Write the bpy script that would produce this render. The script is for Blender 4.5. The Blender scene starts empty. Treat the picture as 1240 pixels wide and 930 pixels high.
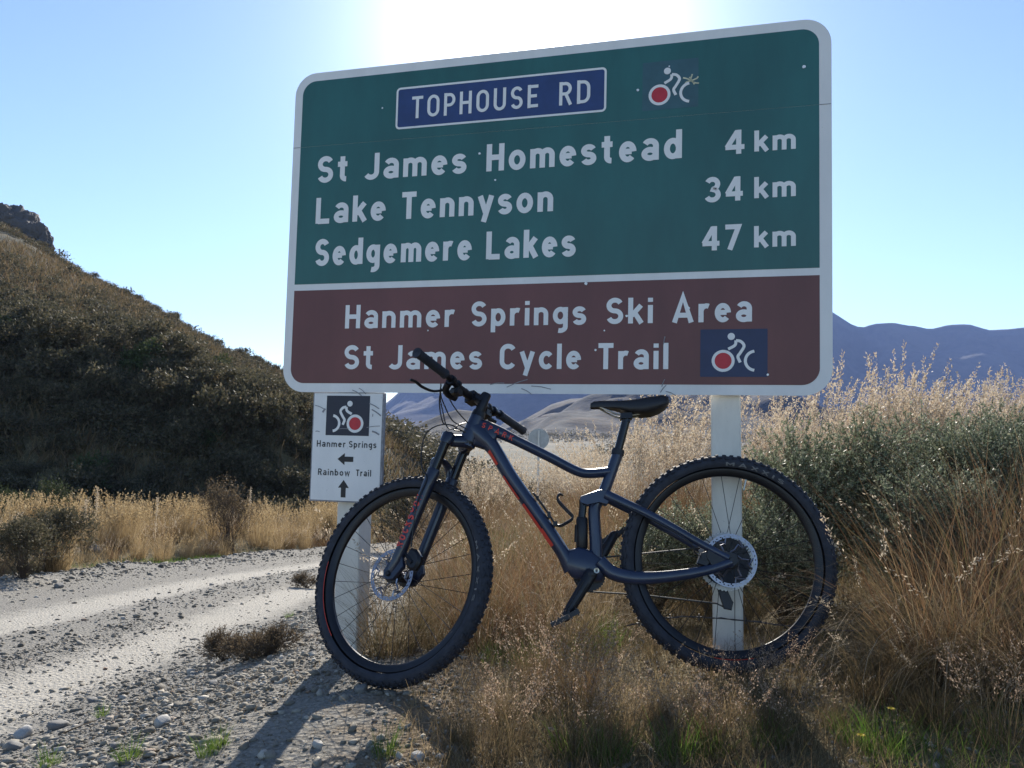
import bpy, math
import numpy as np
from mathutils import Vector, Matrix, noise as mnoise
RNG = np.random.default_rng(7)
SC = bpy.context.scene
COL = SC.collection
rad = math.radians

# ------------------------------------------------------------ camera, sky, sun, exposure
def cam_axes(pitch, roll):
    p, r = rad(pitch), rad(roll)
    f = np.array([0, math.cos(p), math.sin(p)])
    x0 = np.array([1.0, 0, 0]); d0 = np.cross(f, x0)
    x = x0*math.cos(r) - d0*math.sin(r)
    d = x0*math.sin(r) + d0*math.cos(r)
    return x, d, f
CX, CD, CF = cam_axes(3.3, 0.95)
cam = bpy.data.cameras.new('camera'); camo = bpy.data.objects.new('camera', cam); COL.objects.link(camo)
camo.matrix_world = Matrix(((CX[0], -CD[0], -CF[0], 0), (CX[1], -CD[1], -CF[1], 0), (CX[2], -CD[2], -CF[2], 0.9), (0, 0, 0, 1)))
cam.sensor_width = 36; cam.lens = 36*1000/1240; cam.clip_start = 0.05; cam.clip_end = 20000
SC.camera = camo

SUN_EL, SUN_AZ = 26.6, 1.2
sd = Vector((math.sin(rad(SUN_AZ))*math.cos(rad(SUN_EL)), math.cos(rad(SUN_AZ))*math.cos(rad(SUN_EL)), math.sin(rad(SUN_EL))))
world = bpy.data.worlds.new('World'); SC.world = world; world.use_nodes = True
wn = world.node_tree; wn.nodes.clear()
sky = wn.nodes.new('ShaderNodeTexSky'); sky.sky_type = 'NISHITA'; sky.sun_disc = False
sky.sun_elevation = rad(SUN_EL); sky.sun_rotation = rad(SUN_AZ)
sky.altitude = 1500; sky.air_density = 1.0; sky.dust_density = 0.1; sky.ozone_density = 2.0
bg = wn.nodes.new('ShaderNodeBackground'); bg.inputs[1].default_value = 0.10
wo = wn.nodes.new('ShaderNodeOutputWorld')
wn.links.new(sky.outputs[0], bg.inputs[0])
# bright circle of sky round the sun (forward scattering by dust), falling off with the angle from it
tc = wn.nodes.new('ShaderNodeTexCoord'); dp = wn.nodes.new('ShaderNodeVectorMath'); dp.operation = 'DOT_PRODUCT'; dp.inputs[1].default_value = sd
wn.links.new(tc.outputs['Generated'], dp.inputs[0])
def wmath(op, a, b=0.0):
    x = wn.nodes.new('ShaderNodeMath'); x.operation = op
    for sock, v in ((x.inputs[0], a), (x.inputs[1], b)):
        if isinstance(v, (int, float)): sock.default_value = v
        else: wn.links.new(v, sock)
    return x.outputs[0]
an_ = wmath('ARCCOSINE', wmath('MINIMUM', dp.outputs['Value'], .999999))
glow = wmath('ADD', wmath('MULTIPLY', wmath('EXPONENT', wmath('MULTIPLY', an_, -1/rad(3.8))), 3.2), wmath('MULTIPLY', wmath('EXPONENT', wmath('MULTIPLY', an_, -1/rad(12))), .16))
bg2 = wn.nodes.new('ShaderNodeBackground'); bg2.inputs[0].default_value = (1, .98, .98, 1); wn.links.new(glow, bg2.inputs[1])
ad = wn.nodes.new('ShaderNodeAddShader'); wn.links.new(bg.outputs[0], ad.inputs[0]); wn.links.new(bg2.outputs[0], ad.inputs[1]); wn.links.new(ad.outputs[0], wo.inputs[0])
sl = bpy.data.lights.new('sun', 'SUN'); sl.energy = 4.4; sl.angle = rad(0.5); sl.color = (1.0, 0.93, 0.82)
so = bpy.data.objects.new('sun', sl); COL.objects.link(so); so.rotation_euler = sd.to_track_quat('Z', 'Y').to_euler()
SC.view_settings.view_transform = 'Standard'; SC.view_settings.look = 'None'
SC.view_settings.exposure = 1.0; SC.view_settings.gamma = 1.0
SC.render.engine = 'CYCLES'
SC.cycles.use_denoising = True
SC.cycles.max_bounces = 8; SC.cycles.transmission_bounces = 6; SC.cycles.diffuse_bounces = 4; SC.cycles.volume_bounces = 0
SC.cycles.sample_clamp_indirect = 6

# ------------------------------------------------------------ materials
class NT:
    def __init__(s, name):
        s.m = bpy.data.materials.new(name); s.m.use_nodes = True; s.t = s.m.node_tree; s.t.nodes.clear()
        s.out = s.n('ShaderNodeOutputMaterial')
    def n(s, typ, **k):
        x = s.t.nodes.new(typ)
        for a, v in k.items(): setattr(x, a, v)
        return x
    def l(s, a, b): s.t.links.new(a, b)
    def noise(s, scale, detail=4, rough=.55, co=None, dist=0):
        x = s.n('ShaderNodeTexNoise'); x.inputs['Scale'].default_value = scale; x.inputs['Detail'].default_value = detail
        x.inputs['Roughness'].default_value = rough; x.inputs['Distortion'].default_value = dist
        if co is not None: s.l(co, x.inputs['Vector'])
        return x.outputs['Fac']
    def ramp(s, fac, stops):
        x = s.n('ShaderNodeValToRGB'); e = x.color_ramp.elements
        while len(e) < len(stops): e.new(.5)
        for i, (p, c) in enumerate(stops):
            e[i].position = p; e[i].color = (*c, 1) if len(c) == 3 else c
        s.l(fac, x.inputs[0]); return x.outputs[0]
    def mix(s, fac, a, b, mode='MIX'):
        x = s.n('ShaderNodeMix', data_type='RGBA', blend_type=mode)
        for sock, v in ((x.inputs[0], fac), (x.inputs[6], a), (x.inputs[7], b)):
            if isinstance(v, (int, float)): sock.default_value = v
            elif isinstance(v, tuple): sock.default_value = (*v, 1)
            else: s.l(v, sock)
        return x.outputs[2]
    def math(s, op, a, b=0.0):
        x = s.n('ShaderNodeMath', operation=op)
        for sock, v in ((x.inputs[0], a), (x.inputs[1], b)):
            if isinstance(v, (int, float)): sock.default_value = v
            else: s.l(v, sock)
        return x.outputs[0]
    def bump(s, h, strength=.3, dist=.01):
        x = s.n('ShaderNodeBump'); x.inputs['Strength'].default_value = strength; x.inputs['Distance'].default_value = dist
        s.l(h, x.inputs['Height']); return x.outputs[0]
    def bsdf(s, color, rough=.6, metal=0, normal=None, spec=.5, coat=0):
        b = s.n('ShaderNodeBsdfPrincipled')
        for k, v in (('Base Color', color), ('Roughness', rough), ('Metallic', metal), ('Specular IOR Level', spec), ('Coat Weight', coat)):
            if isinstance(v, tuple): b.inputs[k].default_value = (*v, 1)
            elif isinstance(v, (int, float)): b.inputs[k].default_value = v
            else: s.l(v, b.inputs[k])
        if normal is not None: s.l(normal, b.inputs['Normal'])
        return b.outputs[0]
    def done(s, sh): s.l(sh, s.out.inputs[0]); return s.m
MAT = {}
def simple(name, col, rough=.6, metal=0, var=.15, scale=20, spec=.5, bump=0, coat=0):
    t = NT(name); co = t.n('ShaderNodeTexCoord').outputs['Object']
    f = t.noise(scale, 5, .6, co)
    c = t.ramp(f, [(.3, tuple(max(0, x*(1-var)) for x in col)), (.7, tuple(min(1, x*(1+var)) for x in col))])
    MAT[name] = t.done(t.bsdf(c, rough, metal, t.bump(f, bump, .002) if bump else None, spec, coat)); return MAT[name]
simple('frame_paint', (.015, .025, .058), .33, 0, .25, 9, .5, 0, .3)  # near-black paint tinted bluer, so the colour carries the veiling glare
simple('fork_paint', (.010, .015, .034), .3, 0, .25, 12, .5, 0, .3)
simple('tyre_rubber', (.026, .028, .038), .72, 0, .35, 30, .4, .2)
simple('black_alloy', (.012, .012, .016), .38, .3, .2, 30)
simple('black_plastic', (.014, .014, .017), .5, 0, .2, 40)
simple('rotor_steel', (.26, .26, .30), .32, .9, .15, 30)
simple('spoke_black', (.02, .02, .022), .35, .5, .1, 30)
simple('chain_steel', (.05, .05, .05), .6, .5, .3, 60)
simple('steel_cassette', (.30, .28, .26), .35, .9, .2, 40)
simple('stanchion_black', (.015, .015, .017), .12, .2, .1, 30)
simple('red_print', (.62, .05, .03), .45, 0, .15, 40)
simple('grey_print', (.15, .145, .14), .6, 0, .2, 60)
simple('bolt_steel', (.5, .48, .42), .35, .9, .1, 30)
simple('wire_steel', (.10, .09, .085), .6, .6, .3, 30)
simple('sign_back_metal', (.38, .38, .38), .5, .8, .15, 8)
simple('black_print', (.012, .012, .016), .5, 0, .3, 60)
simple('blue_print', (.018, .045, .16), .45, 0, .15, 15)
simple('patch_blue', (.012, .024, .085), .45, 0, .15, 15)
simple('patch_faded', (.034, .100, .125), .45, 0, .15, 15)
simple('navy_print', (.010, .014, .035), .45, 0, .15, 15)
simple('red_disc_print', (.50, .02, .035), .45, 0, .12, 40)
simple('scrape_metal', (.55, .52, .35), .5, .4, .3, 60)
simple('dent_bright', (.75, .75, .75), .4, .3, .1, 60)
simple('scuff_dark', (.24, .24, .26), .7, 0, .3, 60)
def weathered(name, col, rough, grime=.25, sc=6):
    t = NT(name); co = t.n('ShaderNodeTexCoord').outputs['Object']
    mp = t.n('ShaderNodeMapping'); mp.inputs['Scale'].default_value = (1, 1, .35); t.l(co, mp.inputs[0])
    a = t.noise(sc, 6, .65, mp.outputs[0]); b = t.noise(90, 3, .6, co)
    dark = tuple(x*(1-grime) for x in col)
    c = t.mix(t.ramp(a, [(.35, (0, 0, 0)), (.7, (1, 1, 1))]), dark, col)
    c = t.mix(t.ramp(b, [(.66, (0, 0, 0)), (.74, (.35, .35, .35))]), c, tuple(x*.5 for x in col))
    MAT[name] = t.done(t.bsdf(c, rough, 0, t.bump(a, .05, .01), .5)); return MAT[name]
weathered('sign_white', (.80, .79, .78), .42, .12)
weathered('sign_green', (.020, .135, .130), .40, .32, 3)
weathered('sign_brown', (.165, .050, .050), .42, .3, 3)
weathered('letter_white', (.82, .81, .80), .42, .08)
weathered('post_paint', (.74, .72, .66), .6, .2, 9)
weathered('small_sign_white', (.80, .79, .78), .45, .1)

def leafy(name, stops, trans=.45, rough=.65, tint=(1, 1, 1), spec=.15):
    """foliage: each blade or leaf takes its own tone; light passes through it"""
    t = NT(name); g = t.n('ShaderNodeNewGeometry')
    c = t.ramp(g.outputs['Random Per Island'], stops)
    p = t.bsdf(c, rough, 0, None, spec)
    tr = t.n('ShaderNodeBsdfTranslucent')
    t.l(t.mix(1.0, c, tint, 'MULTIPLY'), tr.inputs[0])
    m = t.n('ShaderNodeMixShader'); m.inputs[0].default_value = trans
    t.l(p, m.inputs[1]); t.l(tr.outputs[0], m.inputs[2])
    MAT[name] = t.done(m.outputs[0]); return MAT[name]
leafy('straw', [(0, (.17, .115, .055)), (.4, (.27, .195, .105)), (.75, (.38, .29, .17)), (1, (.12, .07, .035))], .42)
leafy('straw_gold', [(0, (.28, .195, .095)), (.4, (.42, .31, .165)), (.75, (.52, .41, .24)), (1, (.22, .14, .07))], .5)
leafy('straw_red', [(0, (.13, .065, .035)), (.35, (.22, .125, .065)), (.7, (.28, .185, .10)), (.9, (.11, .10, .04)), (1, (.40, .32, .21))], .42)
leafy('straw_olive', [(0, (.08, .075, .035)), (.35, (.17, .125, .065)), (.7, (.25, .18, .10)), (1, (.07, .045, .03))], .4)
leafy('plume', [(0, (.48, .40, .29)), (.5, (.58, .50, .38)), (1, (.42, .30, .20))], .5, .5)
leafy('seed_pink', [(0, (.24, .15, .10)), (.5, (.38, .27, .19)), (1, (.54, .43, .32))], .5)
leafy('green_grass', [(0, (.06, .12, .02)), (.5, (.11, .19, .03)), (1, (.20, .24, .06))], .5)
leafy('gorse_leaf', [(0, (.07, .09, .05)), (.5, (.17, .20, .13)), (.85, (.27, .29, .20)), (1, (.36, .34, .23))], .35, .5)
leafy('hill_leaf', [(0, (.065, .062, .038)), (.5, (.10, .092, .055)), (.85, (.14, .12, .075)), (1, (.20, .16, .10))], .35)
leafy('hill_green', [(0, (.04, .055, .022)), (.5, (.065, .085, .035)), (1, (.10, .115, .05))], .3)
leafy('broom_leaf', [(0, (.05, .08, .02)), (.5, (.08, .12, .03)), (1, (.13, .17, .05))], .4)
leafy('brown_leaf', [(0, (.10, .07, .04)), (.5, (.17, .12, .07)), (1, (.26, .20, .12))], .35)
leafy('yellow_petal', [(0, (.75, .52, .02)), (1, (.8, .6, .05))], .4)
simple('twig_bark', (.10, .075, .055), .8, 0, .4, 30)
def stone_mat(name, stops, rough=.85):
    t = NT(name); g = t.n('ShaderNodeNewGeometry'); co = t.n('ShaderNodeTexCoord').outputs['Object']
    c = t.ramp(g.outputs['Random Per Island'], stops)
    f = t.noise(160, 4, .7, co)
    c = t.mix(.5, c, t.ramp(f, [(.25, (.35, .35, .35)), (.75, (1, 1, 1))]), 'MULTIPLY')
    MAT[name] = t.done(t.bsdf(c, rough, 0, t.bump(f, .4, .004), .4)); return MAT[name]
stone_mat('stone', [(0, (.13, .115, .09)), (.45, (.24, .215, .17)), (.8, (.36, .33, .27)), (.95, (.52, .48, .41)), (1, (.26, .16, .10))])
stone_mat('rock_pale', [(0, (.40, .39, .36)), (1, (.48, .46, .42))])
stone_mat('rock_grey', [(0, (.15, .145, .135)), (1, (.24, .23, .21))])
stone_mat('cliff', [(0, (.11, .10, .10)), (1, (.15, .14, .13))])

def ground_mat():
    t = NT('gravel_and_soil'); co = t.n('ShaderNodeTexCoord').outputs['Object']
    at = t.n('ShaderNodeAttribute'); at.attribute_name = 'zone'
    sp = t.n('ShaderNodeSeparateColor'); t.l(at.outputs['Color'], sp.inputs[0])
    fine = t.noise(70, 5, .7, co); mid = t.noise(9, 5, .6, co); big = t.noise(.5, 4, .6, co)
    vo = t.n('ShaderNodeTexVoronoi'); vo.inputs['Scale'].default_value = 45; t.l(co, vo.inputs['Vector'])
    gravel = t.ramp(fine, [(.3, (.14, .13, .11)), (.5, (.26, .243, .21)), (.72, (.40, .375, .325))])
    track = t.ramp(fine, [(.3, (.36, .33, .275)), (.6, (.51, .475, .405))])
    soil = t.ramp(mid, [(.3, (.12, .085, .052)), (.55, (.22, .16, .10)), (.75, (.33, .255, .165))])
    turf = t.ramp(mid, [(.3, (.10, .085, .045)), (.55, (.19, .155, .08)), (.75, (.29, .24, .14))])
    far = t.ramp(big, [(.35, (.06, .055, .03)), (.6, (.13, .10, .055)), (.75, (.19, .145, .08))])
    n1 = t.math('ADD', sp.outputs[0], t.math('MULTIPLY', t.math('SUBTRACT', mid, .5), .9))
    c = t.mix(t.ramp(n1, [(.3, (0, 0, 0)), (.75, (1, 1, 1))]), gravel, track)
    n2 = t.math('ADD', sp.outputs[1], t.math('MULTIPLY', t.math('SUBTRACT', mid, .5), .8))
    c = t.mix(t.ramp(n2, [(.35, (0, 0, 0)), (.65, (1, 1, 1))]), c, soil)
    n3 = t.math('ADD', sp.outputs[2], t.math('MULTIPLY', t.math('SUBTRACT', mid, .5), .6))
    c = t.mix(t.ramp(n3, [(.3, (0, 0, 0)), (.6, (1, 1, 1))]), c, turf)
    far = t.mix(t.ramp(t.noise(.035, 5, .7, co), [(.45, (0, 0, 0)), (.52, (1, 1, 1))]), far, (.045, .048, .03))
    c = t.mix(t.ramp(at.outputs['Alpha'], [(.0, (0, 0, 0)), (1, (1, 1, 1))]), c, far)
    h = t.math('ADD', t.math('MULTIPLY', fine, .7), t.math('MULTIPLY', vo.outputs['Distance'], .8))
    return t.done(t.bsdf(c, .92, 0, t.bump(h, 1.0, .02), .25))
def hill_mat(name, tan, dark, s1=.02, s2=.3, thr=(.42, .55)):
    t = NT(name); co = t.n('ShaderNodeTexCoord').outputs['Object']
    a = t.noise(s1, 6, .65, co, .6); b = t.noise(s2, 5, .7, co)
    f = t.math('ADD', t.math('MULTIPLY', a, .65), t.math('MULTIPLY', b, .35))
    c = t.ramp(f, [(thr[0], dark), (thr[1], tan), (.8, tuple(x*1.15 for x in tan))])
    return t.done(t.bsdf(c, .95, 0, t.bump(b, .6, 2.0), .1))

# ------------------------------------------------------------ mesh helpers
def mesh_np(name, V, F, mats, smooth=False, mi=None):
    V = np.asarray(V, np.float32).reshape(-1, 3)
    me = bpy.data.meshes.new(name)
    if isinstance(F, np.ndarray):
        k = F.shape[1]; me.vertices.add(len(V)); me.vertices.foreach_set('co', V.ravel())
        me.loops.add(F.size); me.loops.foreach_set('vertex_index', F.ravel().astype(np.int32))
        me.polygons.add(len(F)); me.polygons.foreach_set('loop_start', np.arange(0, F.size, k, dtype=np.int32))
        me.update(calc_edges=True)
    else:
        me.from_pydata(V.tolist(), [], [list(map(int, f)) for f in F]); me.update()
    for m in (mats if isinstance(mats, (list, tuple)) else [mats]): me.materials.append(MAT[m] if isinstance(m, str) else m)
    if mi is not None: me.polygons.foreach_set('material_index', np.asarray(mi, np.int32))
    if smooth: me.polygons.foreach_set('use_smooth', np.ones(len(me.polygons), bool))
    return me
def obj(name, me, parent=None, **props):
    o = bpy.data.objects.new(name, me); COL.objects.link(o)
    if parent is not None: o.parent = parent
    for k, v in props.items(): o[k] = v
    return o
def empty(name, parent=None, loc=(0, 0, 0), mat=None, **props):
    o = obj(name, None, parent, **props); o.empty_display_size = .05
    if mat is not None: o.matrix_basis = mat
    else: o.location = loc
    return o
class MB:
    """collects faces of any size"""
    def __init__(s): s.v = []; s.f = []
    def add(s, V, F):
        b = len(s.v); s.v += [tuple(map(float, p)) for p in V]; s.f += [[b+i for i in f] for f in F]; return s
    def box(s, c, size, R=None):
        c = np.array(c, float); h = np.array(size, float)/2
        P = np.array([[x, y, z] for x in (-1, 1) for y in (-1, 1) for z in (-1, 1)])*h
        if R is not None: P = P @ np.array(R, float).T
        return s.add(P+c, [(0, 1, 3, 2), (4, 6, 7, 5), (0, 4, 5, 1), (2, 3, 7, 6), (0, 2, 6, 4), (1, 5, 7, 3)])
    def tube(s, pts, r, n=12, up=(0, 1, 0), cap=True, closed=False):
        """r: radius, list of radii or list of (in-plane, sideways) radii; `up` is the sideways direction"""
        P = np.array(pts, float); m = len(P)
        if np.isscalar(r): r = [r]*m
        rr = [(a, a) if np.isscalar(a) else a for a in r]
        upv = np.array(up, float); upv /= np.linalg.norm(upv)
        V = []
        ref = None
        for i in range(m):
            if closed: d = P[(i+1) % m]-P[i-1]
            else: d = P[min(i+1, m-1)]-P[max(i-1, 0)]
            d = d/np.linalg.norm(d)
            u = upv - d*(upv@d)
            if np.linalg.norm(u) < .25:
                u = ref if ref is not None else np.array([d[1], d[2], d[0]]); u = u-d*(u@d)
            u = u/np.linalg.norm(u); ref = u
            w = np.cross(d, u)
            for k in range(n):
                a = 2*math.pi*k/n; V.append(P[i]+w*math.cos(a)*rr[i][0]+u*math.sin(a)*rr[i][1])
        F = []
        for i in range(m if closed else m-1):
            j = (i+1) % m
            for k in range(n): F.append((i*n+k, i*n+(k+1) % n, j*n+(k+1) % n, j*n+k))
        if cap and not closed: F += [list(range(n))[::-1], [(m-1)*n+k for k in range(n)]]
        return s.add(V, F)
    def lathe(s, prof, n=48, c=(0, 0, 0), closed=False, ax='y'):
        """profile of (radius, along-axis) turned about the local y axis"""
        V = []; m = len(prof)
        for k in range(n):
            a = 2*math.pi*k/n
            for r, y in prof:
                V.append((c[0]+r*math.cos(a), c[1]+y, c[2]+r*math.sin(a)) if ax == 'y' else (c[0]+r*math.cos(a), c[1]+r*math.sin(a), c[2]+y))
        F = []
        for k in range(n):
            k2 = (k+1) % n
            for i in range(m if closed else m-1):
                j = (i+1) % m; F.append((k*m+i, k*m+j, k2*m+j, k2*m+i))
        return s.add(V, F)
    def prism(s, poly, y0, y1, bev=0.0):
        """polygon in x-z extruded along y, bevelled rims"""
        P = np.array(poly, float); n = len(P); c = P.mean(0)
        def ring(y, ins):
            Q = P+(c-P)/np.maximum(np.linalg.norm(c-P, axis=1)[:, None], 1e-6)*ins
            return [(q[0], y, q[1]) for q in Q]
        rings = [ring(y0, bev), ring(y0+bev, 0), ring(y1-bev, 0), ring(y1, bev)] if bev else [ring(y0, 0), ring(y1, 0)]
        V = sum(rings, []); F = []
        for k in range(len(rings)-1):
            for i in range(n): F.append((k*n+i, k*n+(i+1) % n, (k+1)*n+(i+1) % n, (k+1)*n+i))
        F += [list(range(n))[::-1], [(len(rings)-1)*n+i for i in range(n)]]
        return s.add(V, F)
    def mesh(s, name, mat, smooth=True, angle=40):
        me = bpy.data.meshes.new(name); me.from_pydata(s.v, [], s.f); me.update(); me.materials.append(MAT[mat] if isinstance(mat, str) else mat)
        import bmesh
        b = bmesh.new(); b.from_mesh(me); bmesh.ops.recalc_face_normals(b, faces=b.faces)
        if smooth:
            lim = rad(angle)
            for e in b.edges:
                if len(e.link_faces) == 2 and e.calc_face_angle(0) > lim: e.smooth = False
            for f in b.faces: f.smooth = True
        b.to_mesh(me); b.free(); return me
def spline(pts, n=8):
    """Catmull-Rom through points"""
    P = np.array(pts, float); Q = np.vstack([2*P[0]-P[1], P, 2*P[-1]-P[-2]]); out = []
    for i in range(1, len(Q)-2):
        for t in np.linspace(0, 1, n, endpoint=False):
            a, b, c, d = Q[i-1], Q[i], Q[i+1], Q[i+2]
            out.append(.5*((2*b)+(-a+c)*t+(2*a-5*b+4*c-d)*t*t+(-a+3*b-3*c+d)*t**3))
    out.append(P[-1]); return np.array(out)

# ------------------------------------------------------------ lettering (single-stroke road alphabet, cap height 1)
def A(cx, cy, rx, ry, a0, a1): return ('a', cx, cy, rx, ry, a0, a1)
GL = {
 'A': (.74, [[(.07, 0), (.37, 1), (.67, 0)], [(.17, .28), (.57, .28)]]),
 'C': (.60, [[A(.31, .69, .23, .23, 25, 180), A(.31, .31, .23, .23, 180, 335)]]),
 'D': (.60, [[(.08, 0), (.08, 1)], [(.08, .92), (.24, .92), A(.28, .66, .24, .26, 80, 0), A(.28, .34, .24, .26, 0, -80), (.24, .08), (.08, .08)]]),
 'E': (.52, [[(.08, 0), (.08, 1)], [(.08, .92), (.50, .92)], [(.08, .51), (.44, .51)], [(.08, .08), (.50, .08)]]),
 'H': (.60, [[(.08, 0), (.08, 1)], [(.52, 0), (.52, 1)], [(.08, .5), (.52, .5)]]),
 'I': (.16, [[(.08, 0), (.08, 1)]]),
 'J': (.54, [[(.46, 1), (.46, .30), A(.26, .28, .20, .20, 0, -150)]]),
 'K': (.60, [[(.08, 0), (.08, 1)], [(.52, 1), (.12, .40)], [(.24, .56), (.55, 0)]]),
 'L': (.52, [[(.08, 1), (.08, 0)], [(.08, .08), (.52, .08)]]),
 'M': (.74, [[(.08, 0), (.08, 1)], [(.08, .97), (.37, .38), (.66, .97)], [(.66, 1), (.66, 0)]]),
 'N': (.62, [[(.08, 0), (.08, 1)], [(.08, .95), (.54, .05)], [(.54, 0), (.54, 1)]]),
 'O': (.62, [[A(.31, .68, .23, .24, 0, 180), A(.31, .32, .23, .24, 180, 360), (.54, .68)]]),
 'P': (.56, [[(.08, 0), (.08, 1)], [(.08, .92), (.28, .92), A(.28, .69, .21, .23, 90, -90), (.08, .46)]]),
 'R': (.58, [[(.08, 0), (.08, 1)], [(.08, .92), (.28, .92), A(.28, .70, .21, .22, 90, -90), (.08, .48)], [(.30, .48), (.52, 0)]]),
 'S': (.58, [[A(.29, .71, .21, .21, 25, 270), A(.29, .29, .21, .21, 90, -160)]]),
 'T': (.56, [[(0, .92), (.56, .92)], [(.28, .92), (.28, 0)]]),
 'U': (.60, [[(.08, 1), (.08, .32), A(.30, .30, .22, .22, 180, 360), (.52, 1)]]),
 'X': (.60, [[(.05, 1), (.55, 0)], [(.55, 1), (.05, 0)]]),
 'a': (.53, [[A(.27, .50, .18, .17, 155, 0), (.45, 0)], [A(.26, .22, .18, .145, 20, 380)]]),
 'b': (.54, [[(.08, 0), (.08, 1)], [A(.27, .35, .19, .27, 0, 360)]]),
 'c': (.50, [[A(.28, .35, .20, .27, 40, 320)]]),
 'd': (.54, [[(.46, 0), (.46, 1)], [A(.27, .35, .19, .27, 0, 360)]]),
 'e': (.54, [[(.10, .36), (.40, .36)], [A(.27, .35, .19, .27, 0, 318)]]),
 'g': (.54, [[A(.27, .37, .19, .25, 0, 360)], [(.46, .70), (.46, -.06), A(.27, -.08, .19, .15, 0, -110)]]),
 'h': (.52, [[(.08, 0), (.08, 1)], [A(.26, .44, .18, .18, 165, 0), (.44, 0)]]),
 'i': (.16, [[(.08, 0), (.08, .70)], [(.08, .82), (.08, .98)]]),
 'k': (.50, [[(.08, 0), (.08, 1)], [(.44, .70), (.12, .30)], [(.22, .42), (.46, 0)]]),
 'l': (.16, [[(.08, 0), (.08, 1)]]),
 'm': (.82, [[(.08, 0), (.08, .70)], [A(.245, .45, .165, .17, 165, 0), (.41, 0)], [A(.575, .45, .165, .17, 165, 0), (.74, 0)]]),
 'n': (.52, [[(.08, 0), (.08, .70)], [A(.26, .44, .18, .18, 165, 0), (.44, 0)]]),
 'o': (.56, [[A(.28, .35, .20, .27, 0, 360)]]),
 'p': (.54, [[(.08, -.26), (.08, .70)], [A(.27, .35, .19, .27, 0, 360)]]),
 'r': (.38, [[(.08, 0), (.08, .70)], [A(.27, .40, .19, .22, 165, 65)]]),
 's': (.48, [[A(.24, .49, .16, .135, 20, 265), A(.24, .215, .165, .14, 90, -160)]]),
 't': (.40, [[(.18, .96), (.18, .22), A(.32, .22, .14, .14, 180, 275)], [(0, .66), (.36, .66)]]),
 'w': (.76, [[(.06, .70), (.21, .03), (.38, .62), (.55, .03), (.70, .70)]]),
 'y': (.54, [[(.06, .70), (.28, .06)], [(.48, .70), (.20, -.26)]]),
 '3': (.56, [[A(.28, .72, .19, .20, 155, -75), A(.28, .29, .21, .21, 80, -155)]]),
 '4': (.62, [[(.44, 0), (.44, .98)], [(.40, .93), (.07, .28)], [(.02, .28), (.62, .28)]]),
 '7': (.54, [[(.02, .92), (.48, .92), (.18, 0)]]),
}
def stroke_pts(st):
    out = []
    for p in st:
        if p[0] == 'a':
            _, cx, cy, rx, ry, a0, a1 = p; n = max(4, int(abs(a1-a0)/13))
            for k in range(n+1):
                a = rad(a0+(a1-a0)*k/n); out.append((cx+rx*math.cos(a), cy+ry*math.sin(a)))
        else: out.append(p)
    q = [out[0]]
    for p in out[1:]:
        if math.hypot(p[0]-q[-1][0], p[1]-q[-1][1]) > 1e-4: q.append(p)
    return np.array(q, float)
def ribbon2d(P, w, closed=False):
    """mitred ribbon of width w round a polyline in the plane -> left, right"""
    n = len(P); L = []; Rr = []
    for i in range(n):
        a = P[i]-P[i-1] if i > 0 else (P[i]-P[-2] if closed else P[1]-P[0])
        b = P[i+1]-P[i] if i < n-1 else (P[1]-P[0] if closed else P[-1]-P[-2])
        a = a/np.linalg.norm(a); b = b/np.linalg.norm(b)
        na = np.array([-a[1], a[0]]); nb = np.array([-b[1], b[0]]); m = na+nb
        m = m/max(np.linalg.norm(m), 1e-6); k = 1/max(m@na, .45)
        L.append(P[i]+m*w/2*k); Rr.append(P[i]-m*w/2*k)
    return np.array(L), np.array(Rr)
def strokes_mesh(strokes, w, M=None, dy=.00025, y0=0.0, thick=.0006):
    """strokes -> raised ribbons lying in x-z, front towards -y; M maps (x,z,layer) to 3-D when given"""
    mb = MB(); k = 0
    for P in strokes:
        cl = np.linalg.norm(P[0]-P[-1]) < 1e-3 and len(P) > 3
        L, Rr = ribbon2d(P, w, cl); n = len(P); d = (k % 6)*dy; k += 1
        f = (lambda q, e: (q[0], y0-d-e, q[1])) if M is None else (lambda q, e: M(q[0], q[1], d+e))
        V = [f(L[i], thick) for i in range(n)]+[f(Rr[i], thick) for i in range(n)]
        F = [(i, i+1, n+i+1, n+i) for i in range(n-1)]
        mb.add(V, F)
    return mb
def text_strokes(s, x, z, h, width=None, gap=.17, space=.50, xs=1.0):
    adv = sum((GL[c][0]*xs if c != ' ' else space) for c in s); n = len(s)-1
    if width is not None: gap = (width/h-adv)/n
    out = []; cx = 0
    for c in s:
        if c != ' ':
            for st in GL[c][1]:
                P = stroke_pts(st); P[:, 0] *= xs; out.append(np.c_[x+(cx+P[:, 0])*h, z+P[:, 1]*h])
            cx += GL[c][0]*xs+gap
        else: cx += space+gap
    return out
def letters(txt, u0, u1, v, h, wd, mat, y0, par, xs=1.0, space=.5):
    adv = sum(GL[c][0] for c in txt); gp = .20; xs = ((u1-u0)/h-gp*(len(txt)-1))/adv
    L = empty('lettering', par); st = text_strokes(txt, u0, v, h, None, gp, xs=xs); k = 0
    for c in txt:
        if c == ' ': continue
        n = len(GL[c][1]); obj('letter', strokes_mesh(st[k:k+n], wd, y0=y0).mesh('letter', mat), L); k += n
    return L
def rrect(x0, z0, x1, z1, rs, n=8):
    """rounded rectangle, radii for corners bl, br, tr, tl"""
    P = []
    for (cx, cz, sx, sz, a0, r) in ((x0, z0, 1, 1, 180, rs[0]), (x1, z0, -1, 1, 270, rs[1]), (x1, z1, -1, -1, 0, rs[2]), (x0, z1, 1, -1, 90, rs[3])):
        if r <= 0: P.append((cx, cz)); continue
        for k in range(n+1):
            a = rad(a0+90*k/n); P.append((cx+sx*r+r*math.cos(a), cz+sz*r+r*math.sin(a)))
    return P
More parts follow.
